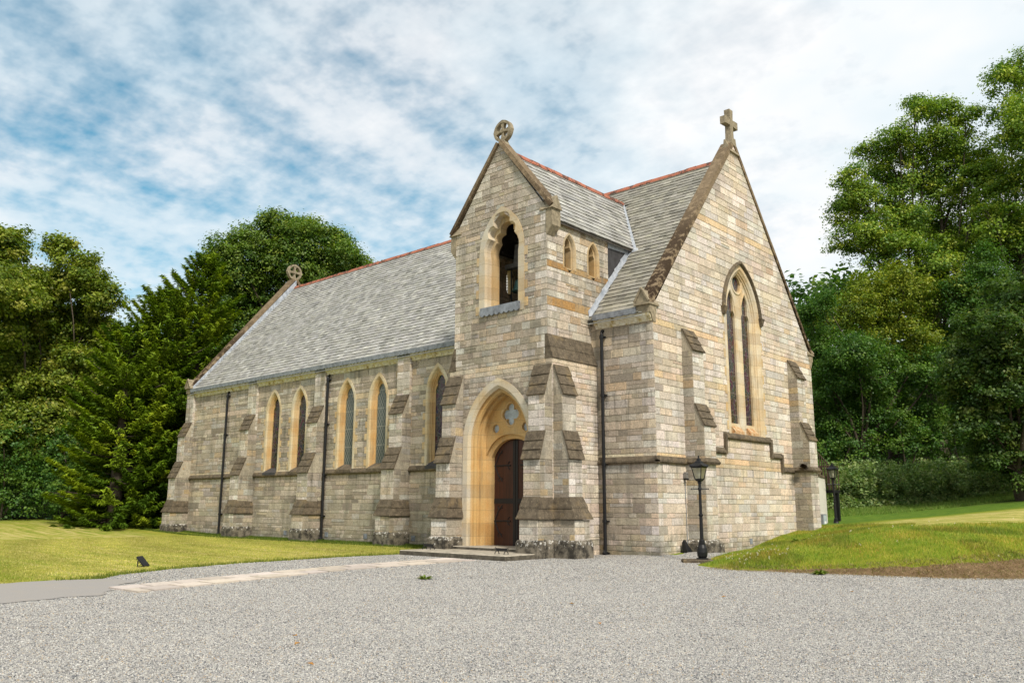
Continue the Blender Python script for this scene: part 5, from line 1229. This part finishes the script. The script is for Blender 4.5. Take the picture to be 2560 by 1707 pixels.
def limb(mb, a, b, r0, r1, rng, wob=.08, n=6, arch=.12):
    a, b = np.array(a), np.array(b); L = np.linalg.norm(b-a); pts = []
    w1 = rng.normal(size=3)*wob*L
    for k in range(n+1):
        t = k/n; p = a+(b-a)*t + w1*math.sin(math.pi*t) + np.array([0, 0, arch*L])*math.sin(math.pi*t)*.5; pts.append(tuple(p))
    mb.tube(pts, list(np.linspace(r0, r1, n+1)), 6, caps=False); return pts
def tree(kind, label, group, lobes, depth, pal, base_px, seed, size=.20, per=46, dens=21, trunk=.35, cl_r=(.38, .72), gap=0.0, inner=.28, twigs=4, base=None, sub=0):
    """lobes: (px, py, radius px[, depth offset]) of the crown as seen; each becomes a lobe of real size at its real distance"""
    rng = np.random.default_rng(seed); Ls = []
    for l in lobes:
        dof = l[3] if len(l) > 3 else rng.uniform(-.9, .9)*l[2]/FPX*depth
        rr = l[2]/FPX*(depth+dof); Ls.append((at(l[0], l[1], depth+dof), rr*np.array([1, 1, .92])))
    cen = np.mean([c for c, _ in Ls], 0)
    b = at(base_px[0], base_px[1], depth) if base is None else np.array(base); b[2] = hz(b[0], b[1])-.2
    t = empty(kind, label, 'tree', tuple(b), group)
    CL, CR, OUT = [], [], []; mb = MB()
    zfork = b[2] + max(1.5, .35*(cen[2]-b[2]))
    fork = np.array([b[0]+(cen[0]-b[0])*.35, b[1]+(cen[1]-b[1])*.35, zfork]); rel = lambda p: tuple(np.array(p)-b)
    limb(mb, rel(b), rel(fork), trunk*1.25, trunk*.85, rng, .03, 5, 0)
    for c, rr in Ls:
        nS = sub or max(6, int(9+rr[0]*1.5)); sd = unit(rng.normal(size=(nS, 3))*np.array([1, 1, .85])+np.array([0, 0, .18])); sr = rr[0]*rng.uniform(.30, .48, nS); sc_ = c + sd*rr*rng.uniform(.58, .80, (nS, 1))
        P1, O1 = [], []
        for cs_, rs_ in zip(sc_, sr):
            k1 = max(5, int(dens*1.15*rs_*rs_)); dr = unit(rng.normal(size=(k1, 3))); dr = dr[dr[:, 2] > -.55+rng.normal(size=k1)*.2]; P1.append(cs_+dr*rs_*rng.uniform(.72, 1.04, (len(dr), 1))*np.array([1, 1, .85])); O1.append(dr)
        k2 = max(6, int(dens*(.22 if gap else .42)*rr[0]**2)); dr = unit(rng.normal(size=(k2, 3))); P1.append(c+dr*rr*rng.uniform(.25, .72, (k2, 1))); O1.append(dr)
        p = np.concatenate(P1); O1 = np.concatenate(O1); kN = len(p)
        keep = np.ones(kN, bool)
        for c2, r2 in Ls:
            if c2 is not c: keep &= np.linalg.norm((p-c2)/r2, axis=1) > .55
        if gap: keep &= (np.sin(p[:, 0]*1.9+seed)*np.sin(p[:, 1]*1.7)*np.sin(p[:, 2]*2.1+1) + rng.normal(size=kN)*.25) > gap-.55
        p = p[keep]; CL.append(p); OUT.append(O1[keep]*.7+unit(p-c)*.3); CR.append(rng.uniform(*cl_r, len(p)))
        tr = trunk*.42*min(1, rr[0]/3); pts = limb(mb, rel(fork), rel(c), tr, tr*.4, rng, .07, 7, .10)
        for q in range(twigs):
            if len(p): limb(mb, rel(c+(fork-c)*.12*(q % 2)), rel(p[rng.integers(len(p))]), tr*.38, .015, rng, .10, 4, .05)
    CL, CR, OUT = np.concatenate(CL), np.concatenate(CR), np.concatenate(OUT)
    V, colr = leaves_at(CL, CR, per, size*.84, pal, rng, OUT)
    quads_mesh('crown', V-b, colr, M['leaf'], t); mb.build('trunk', M['bark'], t, True); return t
LIME = [(0.0563, 0.1084, 0.0128), (0.1366, 0.2001, 0.018), (0.2249, 0.2751, 0.0282), (0.3535, 0.35, 0.0578)]
OAK = [(0.0436, 0.096, 0.0157), (0.0893, 0.1659, 0.0219), (0.1488, 0.227, 0.0282), (0.2281, 0.2882, 0.0392)]
ASH = [(0.0681, 0.1525, 0.0262), (0.142, 0.2418, 0.0301), (0.2414, 0.3418, 0.0375), (0.3976, 0.4338, 0.0563)]
DARK = [(0.0317, 0.0874, 0.0179), (0.0635, 0.1508, 0.0234), (0.1088, 0.2066, 0.0287), (0.1701, 0.2672, 0.036)]
YEL = [(0.0798, 0.1434, 0.0163), (0.1514, 0.2152, 0.019), (0.2391, 0.2869, 0.0244), (0.3188, 0.3348, 0.034)]
GL = 'trees behind the lawn'; GR = 'trees on the bank behind the gable'
tree('lime_tree', 'tall yellowish lime at the photo edge beyond the lawn', GL, [(-10, 650, 80), (25, 605, 48), (-40, 760, 130), (40, 840, 115), (-20, 990, 130), (45, 1110, 110), (60, 720, 60), (-60, 1180, 120)], 58, LIME, (10, 1280), 1, .27)
tree('lime_tree', 'yellowish lime with a narrow split top left of the conifer', GL, [(150, 625, 42), (205, 690, 72), (120, 725, 62), (255, 745, 50), (165, 820, 110), (110, 930, 115), (210, 950, 100), (130, 1080, 115), (215, 1110, 95), (275, 850, 60), (290, 960, 70)], 62, LIME, (160, 1280), 2, .27)
tree('round_oak', 'big dark green domed tree rising behind the nave roof', GL, [(590, 650, 72), (650, 605, 78), (725, 595, 70), (800, 615, 70), (865, 650, 62), (910, 665, 40), (690, 590, 60), (760, 592, 62), (835, 625, 60), (545, 690, 45), (570, 650, 45), (740, 680, 120), (620, 735, 90), (565, 715, 45), (840, 700, 90), (690, 770, 105), (600, 830, 85), (780, 760, 100), (540, 800, 60), (560, 920, 90)], 84, OAK, (720, 1250), 3, .30, dens=12, cl_r=(.5, .95), per=38)
def conifer(label, base, top, prof, seed, pal):
    rng = np.random.default_rng(seed); b = np.array(base, float); tp = np.array(top, float); t = empty('conifer', label, 'tree', tuple(b), GL); H = tp[2]-b[2]
    mb = MB(); mb.tube([(0, 0, 0)] + [tuple((tp-b)*k/6) for k in range(1, 7)], [.45, .4, .34, .26, .18, .09, .02], 7)
    C_, N_, T_, Sz, CI = [], [], [], [], []; nw = int(H/.42)
    for wi in range(nw):
        f0 = (wi+.3)/nw
        for q in range(int(rng.integers(8, 13))):
            f = min(.995, max(.01, f0+rng.normal()*.006)); L = np.interp(f, *prof)*rng.uniform(.55, 1.15); az = rng.uniform(0, 2*math.pi); dr = np.array([math.cos(az), math.sin(az), 0])
            o = b+(tp-b)*f; lift = np.interp(f, [0, .5, 1], [.02, .25, .95]); e = o+dr*L+np.array([0, 0, L*lift])
            if rng.random() < .2: limb(mb, tuple(o-b), tuple(e-b), .06, .012, rng, .03, 4, -.1)
            n = max(14, int(L*62)); u = rng.uniform(.22, 1.0, n)**.75; side = np.array([-dr[1], dr[0], 0]); wdt = (1.06-u)*.50*min(1.3, L/2.2)+.06
            p = o + (e-o)*u[:, None] + np.array([0, 0, -1.0])*(np.sin(u*math.pi)*.14*L)[:, None] + side*(rng.normal(size=n)*wdt)[:, None]*.8; p[:, 2] += rng.normal(size=n)*.045 - np.abs(rng.normal(size=n))*.05
            tdir = dr*1.0 + side*rng.normal(size=(n, 1))*.55 + np.array([0, 0, .42])+rng.normal(size=(n, 3))*.18
            C_.append(p); T_.append(tdir); N_.append(unit(np.array([0, 0, 1.0])+rng.normal(size=(n, 3))*.35+dr*.25)); Sz.append(rng.uniform(.22, .52, n)); CI.append(np.full(n, rng.beta(2, 2)))
    C_, T_, N_, Sz, CI = map(np.concatenate, (C_, T_, N_, Sz, CI)); V = rhomb(C_, N_, Sz, Sz*.22, rng, T_)
    pal = np.array(pal); q = np.clip(CI*(len(pal)-1), 0, len(pal)-1.001); i = q.astype(int); f = (q-i)[:, None]; colr = (pal[i]*(1-f)+pal[i+1]*f)*rng.uniform(.7, 1.3, (len(C_), 1))
    quads_mesh('crown', V-b, colr, M['needle'], t); mb.build('trunk', M['bark'], t, True); return t
CON = [(0.053, 0.111, 0.0085), (0.1137, 0.1912, 0.0085), (0.1893, 0.2677, 0.0113), (0.3028, 0.3633, 0.0169)]
def gz(px, depth, py_top):
    b = at(px, 1280, depth); b[2] = hz(b[0], b[1])-.1; tp = at(px, py_top, depth); return (b[0], b[1], b[2]), (b[0], b[1], tp[2])
b_, t_p = gz(462, 56, 596); conifer('taller feathery yellow-green conifer close to the nave gable end', b_, t_p, ([0, .12, .35, .6, .8, .93, 1], [4.2, 4.9, 4.3, 3.4, 2.5, 1.25, .12]), 11, CON)
b_, t_p = gz(375, 54, 700); conifer('middle yellow-green conifer with a ragged slanting top', b_, t_p, ([0, .12, .35, .6, .8, .93, 1], [3.8, 4.4, 4.0, 3.3, 2.6, 1.5, .25]), 12, CON)
b_, t_p = gz(285, 52, 800); conifer('lowest spreading yellow-green conifer beside the limes', b_, t_p, ([0, .12, .35, .6, .8, .93, 1], [3.4, 4.0, 3.7, 3.0, 2.3, 1.4, .3]), 13, CON)
def bush(kind, label, group, lobes, depth, pal, seed, size=.17, per=36, dens=20):
    rng = np.random.default_rng(seed); CL, CR, OUT = [], [], []; cs = []
    for px, py, rp in lobes:
        dof = rng.uniform(-1.0, 1.0); c = at(px, py, depth+dof); r_ = rp/FPX*depth; cs.append(c); kN = max(8, int(dens*r_*r_)); dr = unit(rng.normal(size=(kN, 3)))
        p = c + dr*(rng.uniform(.5, 1.05, kN)*(1+.15*np.sin(dr[:, 0]*6)*np.sin(dr[:, 2]*6+seed)))[:, None]*r_; g_ = height(p[:, 0], p[:, 1]); k = p[:, 2] > g_; CL.append(p[k]); CR.append(rng.uniform(.3, .55, k.sum())); OUT.append(dr[k])
    c = np.mean(cs, 0); c[2] = hz(c[0], c[1])-.1; t = empty(kind, label, 'bush', tuple(c), group)
    V, colr = leaves_at(np.concatenate(CL), np.concatenate(CR), per, size, pal, rng, np.concatenate(OUT)); quads_mesh('foliage', V-c, colr, M['leaf'], t)
    mb = MB()
    for q in cs: limb(mb, (0, 0, 0), tuple(q-c), .09, .03, rng, .08, 5, .1)
    mb.build('stem', M['bark'], t, True); return t
GB = 'bushes along the far lawn edge'
bush('laurel_bush', 'dark bush at the lawn edge under the photo-edge lime', GB, [(-20, 1210, 95), (50, 1225, 85), (10, 1120, 70)], 55, DARK, 21)
bush('laurel_bush', 'dark bush at the lawn edge under the split-topped lime', GB, [(130, 1215, 80), (200, 1220, 75), (160, 1130, 70)], 55.5, DARK, 22)
bush('laurel_bush', 'dark low bush at the lawn edge under the conifers', GB, [(275, 1240, 60), (345, 1245, 55), (410, 1240, 55)], 54, DARK, 23)

# right bank
tree('ash_tree', 'tall open ash cut by the photo edge at the top', GR, [(2545, 190, 75), (2590, 330, 110), (2520, 300, 55), (2600, 500, 130), (2560, 640, 120), (2490, 560, 70)], 60, ASH, (2600, 1180), 31, .22, gap=.20, twigs=8, trunk=.45)
tree('sycamore_tree', 'tall thin-topped sycamore with bare limbs showing above the bank', GR, [(2290, 275, 42), (2350, 290, 50), (2415, 300, 42), (2250, 345, 50), (2330, 380, 70), (2420, 390, 70), (2190, 400, 48), (2240, 440, 70), (2350, 470, 80), (2450, 470, 80), (2130, 450, 42), (2170, 520, 80), (2270, 560, 90), (2380, 570, 90), (2470, 600, 80), (2110, 540, 42), (2150, 610, 75), (2240, 660, 90), (2350, 670, 90)], 63, ASH, (2360, 1190), 32, .22, gap=.10, twigs=7, trunk=.55, dens=22)
tree('maple_tree', 'rounded yellow-green maple in the middle of the bank', GR, [(2190, 740, 75), (2260, 730, 80), (2320, 760, 70), (2130, 770, 70), (2210, 830, 90), (2300, 840, 80), (2080, 800, 45), (2380, 740, 60)], 58, YEL, (2220, 1180), 33, .19, dens=18, trunk=.35)
tree('holly_tree', 'dense dark ivy-covered tree close behind the gable corner', GR, [(2060, 760, 42), (2050, 850, 60), (2110, 880, 80), (2070, 960, 75), (2180, 930, 90), (2270, 940, 85), (2130, 1030, 80), (2230, 1040, 80), (2340, 930, 70), (2050, 1050, 60), (2330, 1040, 65), (2020, 790, 26), (2030, 1000, 45)], 55, DARK, (2150, 1180), 34, .18, dens=20, trunk=.4)
tree('ivy_tree', 'dark leafy trunk with hanging growth between the maple and the sycamore', GR, [(2420, 760, 80), (2450, 680, 75), (2400, 860, 85), (2480, 800, 60), (2380, 960, 65), (2440, 1000, 60)], 58, DARK, (2440, 1180), 35, .19, dens=18, trunk=.45)
tree('horse_chestnut', 'broad dark horse chestnut overhanging the grass at the photo edge', GR, [(2500, 830, 95), (2570, 760, 105), (2440, 900, 85), (2520, 950, 110), (2590, 950, 120), (2440, 1010, 80), (2500, 1075, 85), (2580, 1080, 90), (2400, 940, 50), (2410, 1060, 50), (2490, 1130, 50), (2570, 1150, 60), (2450, 1110, 45), (2525, 1165, 48), (2590, 1185, 60), (2480, 1160, 38)], 44, [(0.028, 0.065, 0.014), (0.055, 0.115, 0.02), (0.10, 0.16, 0.028), (0.17, 0.20, 0.045)], (2560, 1200), 36, .20, dens=26, trunk=.4, cl_r=(.28, .5))
GS = 'shrubs under the trees on the bank'
bush('elder_bush', 'dark shrub under the ivy-covered tree next to the gable', GS, [(2060, 1100, 55), (2130, 1105, 60), (2040, 1150, 40)], 54.5, DARK, 41)
bush('elder_bush', 'dark shrub under the maple above the nettles', GS, [(2210, 1105, 60), (2290, 1110, 60), (2250, 1070, 50)], 54.5, DARK, 42)
bush('elder_bush', 'dark shrub between the maple and the horse chestnut', GS, [(2370, 1110, 60), (2440, 1105, 55), (2390, 1060, 55)], 54.5, DARK, 43)
# far-off wood behind everything
def mass(name, pts, seed, pal, size, per, mat='leaf', kind='stuff', up=.75):
    rng = np.random.default_rng(seed); p, r_ = pts; V, colr = leaves_at(p, r_, per, size, pal, rng, unit(rng.normal(size=p.shape)), .8, up); o = quads_mesh(name, V, colr, M[mat]); o['kind'] = kind; return o
rng = np.random.default_rng(50); P_ = []
for k in range(1200):
    px = rng.uniform(1990, 2700) if k < 600 else rng.uniform(2650, 3500); dpt = rng.uniform(66, 80); c = at(px, rng.uniform(700, 1180), dpt); P_.append(c)
for k in range(900):
    px = rng.uniform(-140, 560); dpt = rng.uniform(68, 84); c = at(px, rng.uniform(900, 1290), dpt); P_.append(c)
P_ = np.array(P_); mass('woodland', (P_, rng.uniform(.9, 1.7, len(P_))), 51, DARK, .55, 46)
# nettle bank
P_ = []
for k in range(7200):
    px = rng.uniform(2030, 2640); dpt = np.interp(px, [2030, 2640], [45.8, 48.6])+rng.uniform(0, 7); q = at(px, 1230, dpt); g = hz(q[0], q[1])
    hgt = np.interp(px, [2030, 2150, 2300, 2420, 2640], [1.9, 2.0, 1.7, 1.4, 1.3])*np.clip((dpt-np.interp(px, [2030, 2640], [45.6, 48.4]))/2.2, .25, 1)*rng.uniform(.6, 1.12)*(1+.18*math.sin(px*.035)*math.sin(px*.017)); P_.append((q[0], q[1], g+hgt*rng.uniform(.1, 1)**.6))
for k in range(420):
    px = rng.uniform(2030, 2640); dpt = rng.uniform(46.5, 52); q = at(px, 1230, dpt); g = hz(q[0], q[1]); hh = rng.uniform(1.7, 2.9)*np.interp(px, [2030, 2300, 2640], [1, .9, .75])
    for j in range(6): P_.append((q[0]+rng.normal()*.05, q[1]+rng.normal()*.05, g+hh*(.55+.09*j)))
P_ = np.array(P_); mass('undergrowth', (P_, rng.uniform(.12, .30, len(P_))), 53, [(0.10, 0.18, 0.05), (0.17, 0.26, 0.08), (0.24, 0.32, 0.11), (0.30, 0.34, 0.13)], .15, 16)
# grass blades
def blades(x, y, h, wd_, pal, rng):
    z = height(x, y)+.0; n = len(x); az = rng.uniform(0, 2*math.pi, n); lean = rng.normal(size=(n, 2))*.35*h[:, None]
    a = np.stack([x-np.cos(az)*wd_*.5, y-np.sin(az)*wd_*.5, z], 1); b = np.stack([x+np.cos(az)*wd_*.5, y+np.sin(az)*wd_*.5, z], 1); c = np.stack([x+lean[:, 0], y+lean[:, 1], z+h], 1)
    pal = np.array(pal); q = rng.random(n)*(len(pal)-1.001); i = q.astype(int); f = (q-i)[:, None]; return np.stack([a, b, c], 1), (pal[i]*(1-f)+pal[i+1]*f)*rng.uniform(.8, 1.2, (n, 1))
rng = np.random.default_rng(60); VV, CC = [], []
x = rng.uniform(0.1, 15, 230000); y = rng.uniform(-3, 15, 230000); d = foot_dist(x, y); lo = np.interp(x, [3, 4, 6, 8, 10.5], [0.0, .08, .32, .80, 1.40]); k = (d > lo+rng.normal(size=len(x))*.12) & (d < np.interp(x, [2, 7], [6.9, 5.8])) & (rng.random(len(x)) < np.interp(d, [0, 2, 7], [1, .85, .5]))
pt = np.sin(x*1.3+np.sin(y*.9)*1.5)*np.sin(y*1.1+.6) ; x, y, pt = x[k], y[k], pt[k]
V, C_ = blades(x, y, rng.uniform(.03, .10, len(x))*(1+.5*(pt > .35)), .014, [(0.13, 0.23, 0.016), (0.21, 0.29, 0.02), (0.32, 0.32, 0.04), (0.43, 0.36, 0.09)], rng); C_ *= np.where(pt > .35, .72, 1.0)[:, None]; C_ *= (1+np.array([.30, .05, .2])*np.clip(np.sin(x*2.1+y)*np.sin(y*1.7-x*.6)*1.6, -.6, 1)[:, None]); VV.append(V); CC.append(C_)
E2 = [(-5.15, -17.2)] + EDGE + [(-7.7, -4.6)]
for a, b in zip(E2[:-1], E2[1:]):
    n = int(math.dist(a, b)*260); t = rng.random(n); off = -np.abs(rng.normal(size=n))*.30+.05; dx, dy = b[0]-a[0], b[1]-a[1]; L = math.hypot(dx, dy)
    x = a[0]+dx*t-dy/L*(-off)*1.0; y = a[1]+dy*t+dx/L*(-off); V, C_ = blades(x, y, rng.uniform(.05, .12, n), .018, [(0.07, 0.12, 0.012), (0.13, 0.18, 0.015), (0.20, 0.20, 0.03)], rng); VV.append(V); CC.append(C_)
x = rng.uniform(-38, -7.4, 26000); y = rng.choice([-.18, -1.3], 26000, p=[.7, .3]) + rng.normal(size=26000)*.10
V, C_ = blades(x, y, rng.uniform(.04, .13, len(x)), .02, [(0.06, 0.11, 0.012), (0.12, 0.16, 0.015)], rng); VV.append(V); CC.append(C_)
x = rng.uniform(-30, -5, 160000); y = rng.uniform(-20, -1.2, 160000); k = ~in_poly(x, y, gpoly) & ~in_poly(x, y, aspoly) & (foot_dist(x, y) < 0); x, y = x[k], y[k]
ln_n = np.sin((y+.25*x)*2.6+np.sin(x*.25)*2)*.4+np.sin((y+.25*x)*1.05+x*.1+1)*.4+np.sin(x*.6+y*.4)*.2; k = rng.random(len(x)) < .75; x, y, ln_n = x[k], y[k], ln_n[k]
V, C_ = blades(x, y, rng.uniform(.02, .05, len(x)), .02, [(0.26, 0.30, 0.04), (0.40, 0.37, 0.075), (0.55, 0.47, 0.17)], rng); C_ *= (1+.26*ln_n)[:, None]; VV.append(V); CC.append(C_)
px_ = rng.uniform(2030, 2640, 26000); dp_o = rng.uniform(43.0, 46.8, 26000); dp_r = dp_o+np.interp(px_, [2030, 2640], [0, 2.4]); q = np.stack([at(a, 1230, d_) for a, d_ in zip(px_, dp_r)]); x, y = q[:, 0], q[:, 1]
V, C_ = blades(x, y, rng.uniform(.10, .30, len(x))*np.interp(dp_o, [43, 46.8], [.5, 1.6]), .035, [(0.10, 0.20, 0.026), (0.17, 0.27, 0.04), (0.26, 0.32, 0.07)], rng); VV.append(V); CC.append(C_)
x = rng.uniform(3.5, 15, 30000); y = rng.uniform(-3.7, 4, 30000); d = foot_dist(x, y); k = (d > -.6) & (d < np.interp(x, [4, 6, 8, 10.5], [.3, .6, 1.2, 1.9])); x, y = x[k], y[k]
V, C_ = blades(x, y, rng.uniform(.03, .09, len(x)), .02, [(0.22, 0.15, 0.08), (0.40, 0.30, 0.17), (0.16, 0.11, 0.06), (0.2, .2, .05)], rng); V[:, 2, :2] += rng.normal(size=(len(x), 2))*.09; VV.append(V); CC.append(C_)
gr = quads_mesh('grass', np.concatenate(VV), np.concatenate(CC), M['blade']); gr['kind'] = 'stuff'
# (long grass below the nettle bank goes into the same grass object)
# clover heads on the mound
x = np.concatenate([rng.normal(3.9, .6, 55), rng.uniform(1, 12, 45)]); y = np.concatenate([rng.normal(-1.6, .7, 55), rng.uniform(-1.5, 9, 45)]); k = (foot_dist(x, y) > .3) & (foot_dist(x, y) < 7.2); x, y = x[k], y[k]; z = height(x, y)
c = np.stack([x, y, z+rng.uniform(.06, .12, len(x))], 1); c = np.repeat(c, 6, 0)+rng.normal(size=(len(x)*6, 3))*.012
fl_ = quads_mesh('clover_flowers', rhomb(c, unit(rng.normal(size=c.shape)), np.full(len(c), .028), np.full(len(c), .022), rng), np.tile((0.62, 0.58, 0.48), (len(c), 1)), M['blade']); fl_['kind'] = 'stuff'
# weeds and fallen leaves on the gravel
def tuft(name, n, spread, ln, wd_, cols, rg, mat):
    """leaves that all spring from one root point"""
    mb = MB()
    for k in range(n):
        az = rg.uniform(0, 2*math.pi); el = rg.uniform(.1, 1.0); L = ln*rg.uniform(.5, 1.2); d_ = np.array([math.cos(az)*math.cos(el)*spread[0], math.sin(az)*math.cos(el)*spread[1], math.sin(el)*spread[2]])*L
        sd_ = np.array([-math.sin(az), math.cos(az), 0])*wd_*.5; m_ = d_*.55+np.array([0, 0, L*.12]); c = tuple(np.array(cols)*rg.uniform(.6, 1.4)); mb.face([(0, 0, 0), m_-sd_, d_, m_+sd_], c)
    return mb.build(name, mat)
def weed(px, py, label, r_=.12):
    q = ray_plane(px, py, 2, -.13); rg = np.random.default_rng(int(px)); o = tuft('weed', 34, (1, 1, .5), r_*2.2, r_*.5, (0.16, 0.22, 0.03), rg, M['blade']); o.location = (q[0], q[1], hz(q[0], q[1])+.022); return tag(o, label, 'weed', 'weeds in the gravel')
weed(1062, 1448, 'small green weed alone in the gravel before the steps')
weed(2000, 1392, 'leafy weed low on the front of the grass mound', .2)
weed(2050, 1436, 'yellow-green weed in the bare soil under the mound', .14)
o = tuft('dry_moss_tuft', 260, (.5, 1.5, .5), .45, .05, (0.035, 0.020, 0.012), np.random.default_rng(77), M['blade']); o.location = (.55, 10.95, 3.22); tag(o, 'dead brown tuft growing on the far gable buttress ledge', 'dry plant')
for k, (px, py) in enumerate(((737, 1591), (743, 1611), (776, 1662), (1609, 1514), (1809, 1493), (1500, 1560), (1430, 1510), (2130, 1480))):
    q = ray_plane(px, py, 2, -.12); mb = MB(); a_ = k*1.7; c_, s_ = math.cos(a_), math.sin(a_); pt = lambda u, v, z: (u*c_-v*s_, u*s_+v*c_, z)
    mb.face([pt(-.05, 0, .0), pt(0, -.028, .02), pt(.055, 0, .012), pt(0, .004, .004)], (.42, .20, .05)); mb.face([pt(-.05, 0, .0), pt(0, .004, .004), pt(.055, 0, .012), pt(0, .032, .024)], (.46, .24, .06))
    o = mb.build('fallen_leaf', M['blade']); o.location = (q[0], q[1], hz(q[0], q[1])+.04); tag(o, 'small orange fallen leaf lying on the gravel', 'leaf', 'fallen leaves on the gravel')
